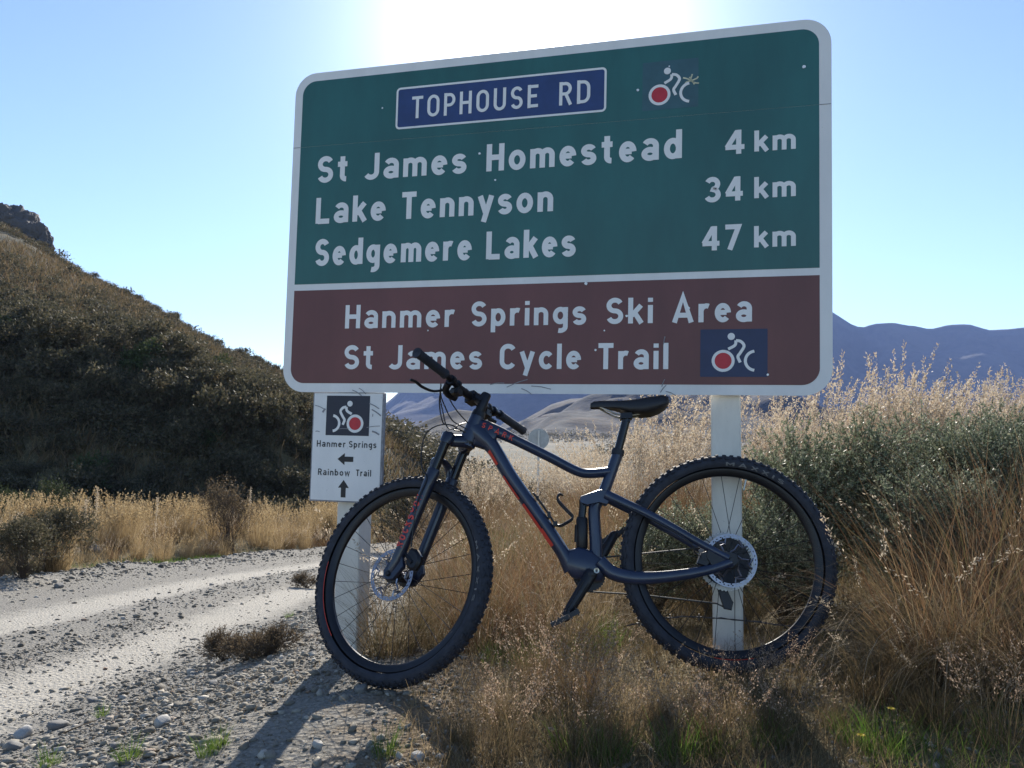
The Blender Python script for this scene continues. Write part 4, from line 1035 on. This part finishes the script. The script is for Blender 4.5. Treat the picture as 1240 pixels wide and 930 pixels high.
# ---- tussocks
T_RED = [tuss_mesh('tussock', 30+i, 520, .13, (.30, .85), (.05, .75), (.3, 2.0), (.0014, .0030), ['straw_red', 'plume', 'plume'], 0, (.18, 0), None, (.28, 40), 1, 7, curly=46) for i in range(3)]
T_TAN = [tuss_mesh('tussock', 40+i, 480, .14, (.25, .72), (.05, 1.15), (.4, 2.4), (.0015, .0032), ['straw', 'plume', 'plume'], 6, (.22, .0), None, (.3, 36), curly=50) for i in range(3)]
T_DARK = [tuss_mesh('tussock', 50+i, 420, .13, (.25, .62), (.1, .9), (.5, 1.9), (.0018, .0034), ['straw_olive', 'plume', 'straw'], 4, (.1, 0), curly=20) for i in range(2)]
T_TALL = [tuss_mesh('tall_grass', 60+i, 300, .20, (.6, 1.15), (.02, .40), (.1, .8), (.0020, .0036), ['straw_red', 'plume'], 46, (.38, 0), None, (.30, 70), fs=(.005, .010)) for i in range(3)]
T_GOLD = [tuss_mesh('golden_grass', 70+i, 300, .28, (.5, .95), (.0, .45), (.1, .9), (.004, .008), ['straw_gold', 'straw_gold'], 40, (.05, 0), None, (.4, 26), seg=4, fs=(.010, .020)) for i in range(3)]
T_PINK = [tuss_mesh('seed_grass', 80+i, 110, .09, (.10, .32), (.05, .7), (.3, 1.4), (.0012, .0024), ['straw_olive', 'seed_pink'], 34, (.04, 0), None, (.42, 34), seg=5, fs=(.0022, .0042)) for i in range(3)]
T_GREEN = [tuss_mesh('green_tuft', 90+i, 120, .06, (.05, .20), (.1, .8), (.2, 1.2), (.002, .0042), ['green_grass'], seg=4) for i in range(3)]
T_SWEEP = [tuss_mesh('tussock', 100+i, 170, .10, (.35, .75), (.5, 1.15), (.9, 2.6), (.0015, .0028), ['straw', 'plume', 'plume'], 0, (0, 0), (-1.5, -.2), seg=9, curly=26) for i in range(2)]
def tus(kind, x, y, s, label, group=None, name='tussock', rz=None, sz=None, cat_='grass tussock'):
    return put(name, kind, x, y, s, rz, label, cat_, group, sz=sz)
# near right clump that leans over the rear tyre
tus(T_RED[0], 1.42, 2.75, 1.00, 'big russet tussock whose curling blades hang over the rear tyre')
tus(T_SWEEP[0], 1.36, 2.74, .95, 'pale arching blades sweeping left over the rear tyre from the big russet tussock', None, rz=0)
tus(T_SWEEP[1], 1.50, 2.88, 1.05, 'upper spray of arching blades reaching toward the rear hub from the right', None, rz=.15)
tus(T_SWEEP[1], 1.55, 2.5, .8, 'low spray of arching blades at the right in the dark foreground', None, rz=-.2)
tus(T_RED[1], 1.72, 2.95, 1.05, 'russet tussock behind the one that touches the rear tyre', None)
tus(T_RED[2], 1.62, 2.45, .85, 'rust coloured tussock at the lower right picture edge')
tus(T_TAN[0], 1.50, 2.62, .8, 'pale tussock mixed into the front of the big russet tussock')
tus(T_RED[1], 2.05, 3.25, 1.1, 'russet tussock rising at the right picture edge before the gorse')
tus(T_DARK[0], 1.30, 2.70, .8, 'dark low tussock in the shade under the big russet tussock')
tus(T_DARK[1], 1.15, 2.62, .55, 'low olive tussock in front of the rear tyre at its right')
for i, (x, y, s, l) in enumerate([
    (-.47, 3.42, .85, 'olive tussock with shade darkened blades seen through the spokes of the front wheel'), (-.30, 3.62, .9, 'olive tussock with shade toned blades just behind the front wheel hub'),
    (-.12, 3.45, .85, 'russet tussock behind the right side of the front tyre'), (.10, 3.55, .85, 'russet tussock under the down tube behind the bicycle'),
    (.25, 3.35, .70, 'low tan tussock behind the crank of the bicycle'), (.42, 3.75, .8, 'tan tussock behind the shock absorber'),
    (-.05, 4.2, .95, 'russet tussock seen between the fork and the down tube'), (.25, 4.4, .95, 'reddish tussock seen inside the frame triangle'),
    (-.35, 4.6, .85, 'tan tussock far behind the front tyre'), (.55, 4.6, 1.0, 'tan tussock with silvery blades right below the saddle'),
    (.85, 5.0, 1.0, 'russet tussock with wind blown plumes left of the right post'), (.65, 5.6, 1.05, 'tall tan tussock behind the saddle'),
    (1.05, 4.6, .8, 'dry tussock just left of the right post above the tyre'), (.98, 3.62, .7, 'dark tussock behind the rear hub')]):
    k = (T_DARK, T_DARK, T_RED, T_RED, T_TAN, T_TAN, T_RED, T_RED, T_TAN, T_TAN, T_RED, T_TAN, T_RED, T_DARK)[i]  # first two take the darker blades: deep shade put into their colour
    tus(k[i % len(k)], x, y, s, l)
rng = np.random.default_rng(5)
for i in range(60):
    y = rng.uniform(5.0, 19); x = -.9+rng.random()*(1.6+.25*y)+(y-5)*.02
    if x-road_x(y) < 2.9: continue
    k = (T_TAN, T_RED, T_DARK)[rng.integers(0, 3)]
    tus(k[i % len(k)], x, y, rng.uniform(.6, 1.05), 'tan or reddish tussock on the slope seen between the bicycle frame and the big sign', 'tussocks down the slope behind the bicycle')
for i in range(46):
    y = rng.uniform(5.7, 9.0); x = rng.uniform(.27, .75)*y+.1
    tus(T_TALL[i % 3], x, y, rng.uniform(.78, 1.05)*(.85+.03*x), 'tall reddish grass with silver plumes blown to the right, above the grey green gorse', 'tall plumed grasses behind the gorse', 'tall_grass', rz=rng.normal(0, .25))
for i in range(9):
    x, y = [(2.5, 3.5), (2.75, 3.7), (3.2, 4.3), (3.3, 4.7), (2.35, 3.3), (2.1, 3.05), (3.5, 4.9), (1.95, 3.1), (2.6, 3.25)][i]
    tus(T_TALL[i % 3] if i in (3, 6) else T_RED[i % 3], x, y, .9, ['russet tussock at the right picture edge below the gorse bush there', 'russet tussock just right of the largest gorse at the picture edge', 'russet tussock at the edge half behind the right edge gorse', 'tall plumed grass at the right picture edge above the gorse', 'reddish tussock in front of the shaded gorse near the right edge', 'reddish tussock between the rear tyre and the right picture edge', 'tall plumed grass at the far right over the last gorse bush', 'reddish tussock right behind the big russet one at the tyre', 'russet tussock lowest at the right picture edge above the corner'][i], None, rz=rng.normal(0, .3))
for i in range(90):
    y = rng.uniform(6.2, 15); x = rng.uniform(-.10, .30)*y
    if x-road_x(y) < 2.9: continue
    k = (T_TALL, T_TAN, T_RED, T_TAN)[i % 4]
    tus(k[i % 3], x, y, rng.uniform(.8, 1.3) if k is not T_TALL else rng.uniform(.8, 1.15)*(1 if x/y > .03 else .8), 'straw tussock or plumed grass filling the slope under the middle of the sign', 'straw grasses under the middle of the sign')
# golden grass strip across the road
T_GOLD += [tuss_mesh('golden_grass', 76, 220, .30, (.25, .6), (.1, .9), (.4, 1.6), (.004, .008), ['straw_olive', 'plume'], 12, (.05, 0), None, (.4, 20), seg=4, fs=(.008, .014)), tuss_mesh('golden_grass', 77, 240, .30, (.4, .8), (.1, .8), (.3, 1.4), (.004, .008), ['straw_red', 'plume'], 22, (.08, 0), None, (.4, 20), seg=4, fs=(.008, .014))]
n = 0
for i in range(400):
    y = rng.uniform(7.5, 26); x = road_x(y)-3.3-rng.random()**1.4*4.2
    if x/y < -.66 or n >= 170: continue
    n += 1
    tus(T_GOLD[int(rng.integers(0, 5))], x, y, rng.uniform(.45, .95)*(.7 if x > road_x(y)-3.8 else 1), 'golden knee high grass clump on the strip across the road', 'golden grass across the road', 'golden_grass')
for i, (px, py, s_, l) in enumerate([(655, 835, .42, 'small russet tussock in the foreground left of the pedal'), (700, 850, .45, 'small russet tussock in the foreground under the pedal'), (600, 870, .38, 'small tan tussock in the foreground right of the front tyre'),
    (790, 870, .36, 'small tan tussock in the foreground below the rear tyre'), (860, 895, .36, 'small russet tussock at the bottom under the right post'), (930, 885, .30, 'small olive tussock at the bottom right of the post'), (1010, 880, .32, 'small tussock with shadow darkened blades at the bottom right of the rear tyre'),
    (560, 900, .3, 'small olive tussock at the edge of the bare ground by the wheel shadow'), (730, 915, .36, 'small tan tussock at the bottom edge near the middle'), (1130, 880, .5, 'olive tussock with shadow toned blades in the lower right')]):
    x, y, t = ray_ground(px, min(py, 928)); k = (T_RED, T_RED, T_TAN, T_TAN, T_RED, T_DARK, T_DARK, T_DARK, T_TAN, T_DARK)[i]; s_ *= .78  # lower right ones use darker blades to stand for the big clump's shadow
    tus(k[i % len(k)], x, y, s_, l)
# seed grasses and green tufts in the foreground
for i, (px, py, s, l) in enumerate([
    (690, 868, 1.0, 'pinkish seed grass rising below the cranks, tallest of the foreground'), (655, 845, .9, 'reddish seed grass left of the tallest clump below the cranks'),
    (730, 875, .9, 'brown seed grass right of the tallest clump below the cranks'), (620, 905, .85, 'fluffy pale seed grass at the bottom below the front tyre'),
    (590, 925, .8, 'fluffy seed grass at the bottom edge left of the green blades'), (760, 900, .8, 'seed grass at the bottom centre among green blades'),
    (830, 905, .8, 'seed grass at the bottom below the rear wheel'), (905, 870, .8, 'dark seed grass in front of the bottom of the rear tyre'),
    (790, 800, .55, 'short dry seed grass touching the lower left of the rear tyre'), (850, 820, .5, 'short seed grass under the lowest point of the rear tyre'),
    (950, 850, .8, 'seed grass right of the rear tyre in the shade'), (880, 920, .9, 'seed grass in the bottom row under the right post'),
    (960, 905, .8, 'brown seed grass beside the bright green tuft at the bottom'), (1215, 905, .9, 'pale dry grass in the bottom right corner'),
    (700, 920, .8, 'low seed grass in the bottom row in the middle')]):
    x, y, t = ray_ground(px, min(py, 928)); tus(T_PINK[i % 3], x, y, s*(.75 if 740 < px < 1100 else .85), l, None, 'seed_grass', cat_='grass clump')
for i, (px, py, s, l) in enumerate([
    (722, 775, .9, 'fresh green tuft under the crank arm'), (740, 780, .8, 'green tuft beside the one under the crank arm'),
    (1070, 915, .8, 'bright green tuft at the bottom right of the rear wheel'), (1030, 900, .6, 'green tuft left of the bright green one at the bottom'),
    (465, 915, .6, 'yellow green tuft in the wheel shadow at the bottom'), (250, 915, .45, 'low yellow green tuft in the gravel left of the wheel shadow'),
    (265, 905, .4, 'second low tuft in the gravel left of the wheel shadow'), (125, 868, .4, 'small green tuft on bare soil at the left'),
    (350, 748, .45, 'small green tuft on the road edge near the front tyre'), (155, 922, .5, 'thin green tuft at the bottom left'),
    (60, 928, .5, 'sparse green tuft in the bottom left corner'), (860, 915, .7, 'green tuft at the bottom under the rear wheel'),
    (930, 905, .7, 'green tuft in the dry seed grass right of the post'), (820, 922, .8, 'green blades at the bottom edge in the middle'),
    (740, 925, .8, 'light green blades at the bottom edge below the cranks'), (690, 915, .7, 'green blades among pink seed heads at the bottom')]):
    x, y, t = ray_ground(px, min(py, 928)); tus(T_GREEN[i % 3], x, y, s, l, None, 'green_tuft', cat_='grass tuft')
# ---- ground cover grass (beyond counting)
def cover(name, seed, n, xr, yr, h, mats, width, keep, label, tilt=(.1, 1.2), curl=(.2, 1.6), seg=3):
    r = np.random.default_rng(seed); x = r.uniform(*xr, n); y = yr[0]+(yr[1]-yr[0])*r.random(n)**1.3; k = keep(x, y, r); x, y = x[k], y[k]; n = len(x)
    V, F, S = blades(r, n, .001, h, tilt, curl, width, seg); V = V.reshape(n, -1, 3); V = V+np.stack([x, y, H(x, y)], -1)[:, None]
    mi = None
    obj(name, mesh_np(name, V.reshape(-1, 3), F, mats), kind='stuff', label=label, category='grass')
patch = lambda x, y, f, t: wob(x*f, y*f, 1.0, 4) > t
litter_gap = lambda x, y: np.exp(-(((x+.75)/.5)**2+((y-2.9)/.75)**2))
bright_gap = lambda x, y: np.exp(-(((x-.40)/.36)**2+((y-2.62)/.24)**2))
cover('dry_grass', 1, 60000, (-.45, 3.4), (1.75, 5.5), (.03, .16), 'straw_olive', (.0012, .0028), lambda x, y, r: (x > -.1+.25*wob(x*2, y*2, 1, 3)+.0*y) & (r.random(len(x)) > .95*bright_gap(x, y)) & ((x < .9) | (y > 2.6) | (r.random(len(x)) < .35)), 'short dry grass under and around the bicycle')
cover('dry_grass', 2, 24000, (-.6, 2.6), (1.8, 3.4), (.02, .10), 'straw_gold', (.0012, .0026), lambda x, y, r: (x > -.3+.3*wob(x*2, y*2, 1, 3)) & (r.random(len(x)) < .75+.25*bright_gap(x, y)), 'flattened straw on the ground below the bicycle')
cover('straw_litter', 11, 34000, (-2.4, .1), (1.75, 4.4), (.012, .06), 'straw', (.0010, .0026), lambda x, y, r: (x-road_x(y) > 1.7) & ((r.random(len(x)) < litter_gap(x, y)) | ((wob(x*3, y*3, 1.0, 4) > .25) & (r.random(len(x)) < .5))), 'dead straw and root litter on the bare soil by the front wheel', (1.0, 1.6), (.0, .5))
cover('straw_mound', 13, 30000, (-.15, 1.3), (2.2, 3.05), (.02, .085), 'straw_gold', (.0011, .0024), lambda x, y, r: r.random(len(x)) < 1.2*bright_gap(x, y), 'bleached straw matted on the ground below the rear tyre', (.7, 1.5), (.2, 1.6))
cover('green_grass', 3, 24000, (-.1, 2.4), (1.75, 3.4), (.03, .13), 'green_grass', (.0016, .003), lambda x, y, r: patch(x, y, 2.2, .12) | ((x > .9) & (y < 2.45) & (r.random(len(x)) < .5)), 'sparse green grass in the foreground')
cover('dry_grass', 4, 60000, (-3.5, 9), (4, 20), (.08, .32), 'straw_olive', (.004, .008), lambda x, y, r: (x-road_x(y) > 2.9), 'rough dry grass on the slope behind the sign')
cover('green_weeds', 6, 26000, (-3.0, 5), (4.5, 18), (.05, .22), 'gorse_leaf', (.008, .018), lambda x, y, r: (x-road_x(y) > 3.0) & patch(x, y, .8, .0), 'grey green weeds on the slope behind the sign', (.1, 1.0))
cover('slope_grass', 10, 60000, (-14, 24), (15, 75), (.25, .8), 'straw_olive', (.02, .05), lambda x, y, r: (np.abs(x-road_x(y)) > 2.8) & (x/y > -.22), 'rough grass further down the valley slope')
cover('slope_weeds', 12, 14000, (-4, 2), (6, 17), (.15, .5), 'broom_leaf', (.006, .014), lambda x, y, r: (x-road_x(y) > 3.0) & (x/y > -.25) & patch(x, y, 1.1, -.1), 'green weeds on the slope behind the front wheel', (.1, 1.0))
cover('roadside_grass', 7, 110000, (-26, -5.5), (5, 28), (.10, .42), 'straw_gold', (.005, .010), lambda x, y, r: (road_x(y)-x > 3.4) & (x/y > -1.7), 'golden grass filling the strip across the road')
cover('roadside_turf', 8, 26000, (-8.5, -5.5), (7, 24), (.03, .12), 'green_grass', (.006, .012), lambda x, y, r: (np.abs(road_x(y)-x-3.25) < .38) & patch(x, y, 1.2, -.15), 'short green turf along the far road edge', (.1, 1.0))
cover('hill_grass', 9, 220000, (-118, 4), (26, 92), (.30, .85), 'straw_olive', (.03, .07), lambda x, y, r: (x/y > -1.28) & patch(x, y, .09, -.6), 'dry grass between the shrubs of the steep hillside', (.1, .9))

# ---- gorse and other shrubs
G1 = shrub_mesh('gorse', 201, .62, .95, 1150, 26, (.08, .22), (.0055, .0105), ('gorse_leaf', 'twig_bark'), .55, 13, 60, fill=.3)
G2 = shrub_mesh('gorse', 202, .58, .85, 1000, 26, (.08, .22), (.0055, .0105), ('gorse_leaf', 'twig_bark'), .5, 12, 60, fill=.3)
def shrub(me, x, y, s, label, cat_='shrub', name='gorse_shrub', sz=None, group=None, rz=None): return put(name, me, x, y, s, rz, label, cat_, group, sz=sz)
for i, (x, y, s, l) in enumerate([
    (1.45, 4.15, .92, 'grey green gorse directly right of the right post, above the rear tyre'), (2.05, 4.35, .98, 'largest gorse bush right of the rear wheel'),
    (2.75, 4.7, .86, 'gorse bush toward the right picture edge behind russet tussocks'), (.98, 3.95, .62, 'green gorse seen through the rear wheel left of the post'),
    (.70, 4.05, .52, 'low gorse behind the chain stay'), (1.75, 3.65, .72, 'shaded gorse low behind the right side of the rear tyre'),
    (2.35, 3.95, .8, 'gorse between the largest bush and the russet tussocks'), (1.25, 3.75, .6, 'gorse seen through the rear wheel right of the post'),
    (3.4, 5.3, .80, 'gorse bush at the right picture edge under tall plumes')]):
    shrub(G1 if i % 2 == 0 else G2, x, y, s, l)
D1 = shrub_mesh('dry_bush', 211, .55, 1.0, 420, 9, (.12, .35), (.008, .016), ('brown_leaf', 'twig_bark'), .75, 8, 60, fill=.4)
B1 = shrub_mesh('broom', 212, .6, 1.0, 900, 14, (.12, .3), (.008, .016), ('hill_green', 'twig_bark'), .8, 9, 40)
K1 = shrub_mesh('dark_bush', 213, .6, .8, 700, 12, (.08, .2), (.010, .022), ('hill_leaf', 'twig_bark'), .4, 9, 60)
M1 = shrub_mesh('dead_bush', 214, .16, .16, 500, 12, (.02, .07), (.002, .005), ('brown_leaf', 'twig_bark'), .45, 8, 50, low=.0)
def at_px(px, py, f, *a, **k): x, y, t = ray_ground(px, py); return f(a[0], x, y, *a[1:], **k)
at_px(276, 668, shrub, D1, 1.35, 'bare brown bush standing on the far road edge before the dark hillside', 'bush', 'brown_bush')
at_px(62, 690, shrub, K1, 1.1, 'dark twiggy bush leaning right in the golden strip near the left picture edge', 'bush', 'dark_bush', 1.0)
at_px(28, 700, shrub, K1, .8, 'low dark bush at the left picture edge below the broom', 'bush', 'dark_bush')
at_px(45, 655, shrub, B1, 1.15, 'green broom bush rising above the golden grass at the left', 'bush', 'broom_bush')
at_px(20, 652, shrub, B1, 1.0, 'smaller green broom at the left picture edge', 'bush', 'broom_bush')
at_px(298, 800, shrub, M1, 1.0, 'small dead brown bush on the gravel verge, darker left half', 'bush', 'dead_bush', .75)
at_px(325, 795, shrub, M1, .8, 'small dead brown bush on the verge nearest the front tyre', 'bush', 'dead_bush', .7)
at_px(272, 800, shrub, M1, .7, 'small olive dead bush at the left end of the pair on the verge', 'bush', 'dead_bush', .8)
at_px(372, 712, shrub, M1, 1.3, 'brown dead twigs poking out left of the front tyre', 'bush', 'dead_bush', 1.0)
for (x, y, s, l) in [(-1.9, 17.5, 1.7, 'dark bare topped bush under the left half of the sign'), (-1.35, 15.0, .9, 'grey bush under the sign left of the handlebar'), (-2.6, 21, 1.6, 'dark bush on the slope right of the small white sign'), (-1.2, 19.5, 1.3, 'brown bush seen under the sign by the brake cables'), (-.9, 12.0, .8, 'low bush behind the fork crown on the slope')]:
    shrub(K1 if l[0] == 'd' else D1, x, y, s, l, 'bush', 'dark_bush' if l[0] == 'd' else 'brown_bush')
# dead twigs fallen on the ground at the left
mbt = MB(); r = np.random.default_rng(8)
SL = ['dry stick under the flat brown grey stone at the left', 'dry stick between the white topped stone and the flat brown grey stone', 'dry stick lying just above the others on bare soil at the left', 'dry stick left of the low yellow green tuft in the gravel', 'dry stick right of the dark stone in the bottom left corner', 'short dry stick near the bottom among small grey stones', 'dry stick at the bottom edge under the low yellow green tuft']
for (px, py, ln) in [(95, 905, .2), (75, 890, .16), (105, 880, .22), (180, 915, .18), (60, 915, .2), (130, 912, .14), (190, 925, .12)]:
    x, y, t = ray_ground(px, py); a = r.uniform(-.3, 1.0); z = Hf(x, y)
    P = spline([(x, y, z+.004), (x+ln*.5*math.cos(a), y+ln*.5*math.sin(a), z+.015), (x+ln*math.cos(a+.2), y+ln*math.sin(a+.2), z+.006)], 4)
    o = obj('dry_stick', MB().tube(P, [.0028]*4+[.0018]*5, 5).mesh('dry_stick', 'brown_leaf'), label=SL.pop(0), category='stick')
# mullein stalks before the dark hillside
for (px, py, h_, l) in [(113, 668, .95, 'pale upright seed stalk over the golden grass, tallest of the left pair'), (100, 665, .7, 'shorter pale seed stalk of the left pair over the golden grass'), (300, 655, 1.1, 'pale woolly seed stalk right of the bare brown bush'), (187, 662, .8, 'thin seed stalk in the middle of the golden strip')]:
    x, y, t = ray_ground(px, py); rr_ = np.random.default_rng(px)
    h_ *= .8; z = h_*rr_.random(260)**.6; z = np.where(rr_.random(260) < .3, z, h_*(.55+.45*rr_.random(260))); C = np.stack([rr_.normal(0, .014, 260)+z*.03/h_, rr_.normal(0, .014, 260), z*1.25+.15], 1)
    V, F = flecks(rr_, C, (.008, .016), 1.6); V0 = np.array([(-.004, 0, 0), (.004, 0, 0), (.03, 0, h_*1.3+.1), (.026, 0, h_*1.3+.1)]); V, F, _ = cat([(V, F, 0), (V0, np.array([[0, 1, 2, 3]]), 0)])
    put('seed_stalk', mesh_np('seed_stalk', V, F, 'plume'), x, y, 1.0, 0, l, 'plant')
# yellow flowers at the bottom right
for (px, py, h_, l) in [(1080, 905, .10, 'yellow flower at the bottom right, the higher of two'), (1043, 925, .07, 'yellow flower at the bottom right, the lower of two')]:
    x, y, t = ray_ground(px, min(py, 928)); o = empty('flower', None, (x, y, Hf(x, y)), label=l, category='flower')
    pm = MB()
    for k in range(9):
        a = 6.28*k/9; pm.add([(0, 0, h_), (.008*math.cos(a-.3), .008*math.sin(a-.3), h_+.004), (.013*math.cos(a), .013*math.sin(a), h_+.002), (.008*math.cos(a+.3), .008*math.sin(a+.3), h_+.004)], [(0, 1, 2, 3)])
    obj('petals', pm.mesh('petals', 'yellow_petal', False), o); obj('stalk', MB().tube([(0, 0, 0), (.003, 0, h_*.5), (0, 0, h_)], .0011, 5).mesh('stalk', 'broom_leaf'), o)

# ---- hillside shrubs: the largest singly, the rest as one mass
HS = [shrub_mesh('hill_shrub', 220+i, 1.0, 1.25, 190, 10, (.12, .4), (.035, .075), ('hill_leaf' if i < 3 else 'hill_green', 'twig_bark'), .5, 7, 14, low=-.1, fill=.2, elong=1.8) for i in range(4)]
rng = np.random.default_rng(77)
N = 9500; t = rng.uniform(-1.28, -.185, N); y = 21+rng.random(N)**.8*72; x = t*y
fy = np.interp(t, TT, FOOT); ry = np.interp(t, TT, RDY); by = np.interp(t, TT, BND)
prob = np.where(y < by+5, .95, .42+.8*wob(x, y, .10, 5)+.5*(y > ry-10)); keep = (y > fy-1) & (y < ry+1.5) & (rng.random(N) < prob)
x, y, t = x[keep], y[keep], t[keep]; ry = np.interp(t, TT, RDY); s = rng.lognormal(-.50, .32, len(x)); s = np.where(y > by[keep]+10, s*.72, s)
score = s/y*(1+2.0*(y > ry-5))*(t > -.68); order = np.argsort(-score)
for j in order[:290]:
    me = HS[int(rng.integers(0, 3)) if rng.random() < .95 else 3]
    ob = put('hill_shrub', me, x[j], y[j], s[j], None, 'dark scrub bush on the steep hillside left of the signs', 'shrub', 'scrub bushes on the steep hillside', dz=-.15, sz=s[j]*rng.uniform(.7, 1.15))
Vs = []; Fs = []; b = 0; rest = order[290:]
bases = []
for q in range(4):
    r_ = np.random.default_rng(300+q); lu = nrm(r_.normal(size=(60, 3))+[0, 0, .4])*np.array([1, 1, .8])*r_.uniform(.55, 1.0, (60, 1))+[0, 0, .45]
    V, F = flecks(r_, np.repeat(lu, 4, 0)+r_.normal(size=(240, 3))*.10, (.07, .15), 1.8); bases.append((V, F))
for j in rest:
    V, F = bases[int(rng.integers(0, 4))]; a = rng.uniform(0, 6.28); c_, s_ = math.cos(a)*s[j], math.sin(a)*s[j]
    W_ = np.stack([V[:, 0]*c_-V[:, 1]*s_+x[j], V[:, 0]*s_+V[:, 1]*c_+y[j], V[:, 2]*s[j]], 1); W_[:, 2] += Hf(x[j], y[j])-.15
    Vs.append(W_); Fs.append(F+b); b += len(V)
VV, FF, bb = [], [], 0; r_ = np.random.default_rng(55)
for j in range(2600):
    yy_ = 45+r_.random()**1.5*420; xx_ = r_.uniform(-.24, .42)*yy_
    if wob(np.array([xx_*1.0]), np.array([yy_*.45]), .045, 4)[0] < .02 or abs(xx_-float(road_x(np.array([yy_]))[0])) < 4: continue
    V, F = bases[int(r_.integers(0, 4))]; sc_ = r_.uniform(.7, 1.5)*(1+yy_/260); a = r_.uniform(0, 6.28); c_, s_ = math.cos(a)*sc_, math.sin(a)*sc_
    V = V[:120] if yy_ > 120 else V; F = F[:30] if yy_ > 120 else F; V = V*(1.5 if yy_ > 120 else 1)
    W_ = np.stack([V[:, 0]*c_-V[:, 1]*s_+xx_, V[:, 0]*s_+V[:, 1]*c_+yy_, V[:, 2]*sc_*.8], 1); W_[:, 2] += Hf(xx_, yy_)-.1
    VV.append(W_); FF.append(F+bb); bb += len(V)
obj('valley_scrub', mesh_np('valley_scrub', np.vstack(VV), np.vstack(FF), 'hill_leaf'), kind='stuff', label='dark scrub scattered over the valley floor below the far hills', category='scrub')
obj('hillside_scrub', mesh_np('hillside_scrub', np.vstack(Vs), np.vstack(Fs), 'hill_leaf'), kind='stuff', label='mass of small scrub covering the steep hillside', category='scrub')
# rock outcrop on the crest at the left
for (px, ang_top, w, d, l) in [(0, .274, 6.0, 88, 'dark rock outcrop on the crest of the hill at the left picture edge'), (34, .244, 3.0, 86, 'smaller rock step right of the outcrop on the crest')]:
    import bmesh
    tx = (px-620)/1000; zt = .9+ang_top*d; b = bmesh.new(); bmesh.ops.create_icosphere(b, subdivisions=6, radius=1); off = Vector((px, 3, 7))
    for v in b.verts:
        q = v.co.copy(); n_ = mnoise.noise(q*1.3+off)*.30+mnoise.noise(q*3.5+off)*.16+abs(mnoise.noise(q*8+off))*-.16+mnoise.noise(Vector((q.x*3, q.y*3, q.z*14))+off)*.05+mnoise.noise(q*22+off)*.05; v.co = Vector((q.x*w*.5, q.y*w*.6, q.z*w*.62))*(1+n_)
    V = np.array([v.co[:] for v in b.verts]); F = np.array([[v.index for v in f.verts] for f in b.faces]); b.free()
    o = obj('rock_outcrop', mesh_np('rock_outcrop', V, F, 'cliff', False), label=l, category='rock'); o.location = (tx*d, d, zt-w*.66)

# ---- the air between here and the mountains
hm = NT('haze'); pv = hm.n('ShaderNodeVolumePrincipled'); pv.inputs['Color'].default_value = (.34, .50, 1, 1); pv.inputs['Density'].default_value = .00013; pv.inputs['Anisotropy'].default_value = .2
hm.l(pv.outputs[0], hm.out.inputs['Volume']); MAT['haze'] = hm.m
hv = MB().box((0, 1650, 230), (7200, 3800, 540))
obj('haze', hv.mesh('haze', 'haze', False), kind='stuff')
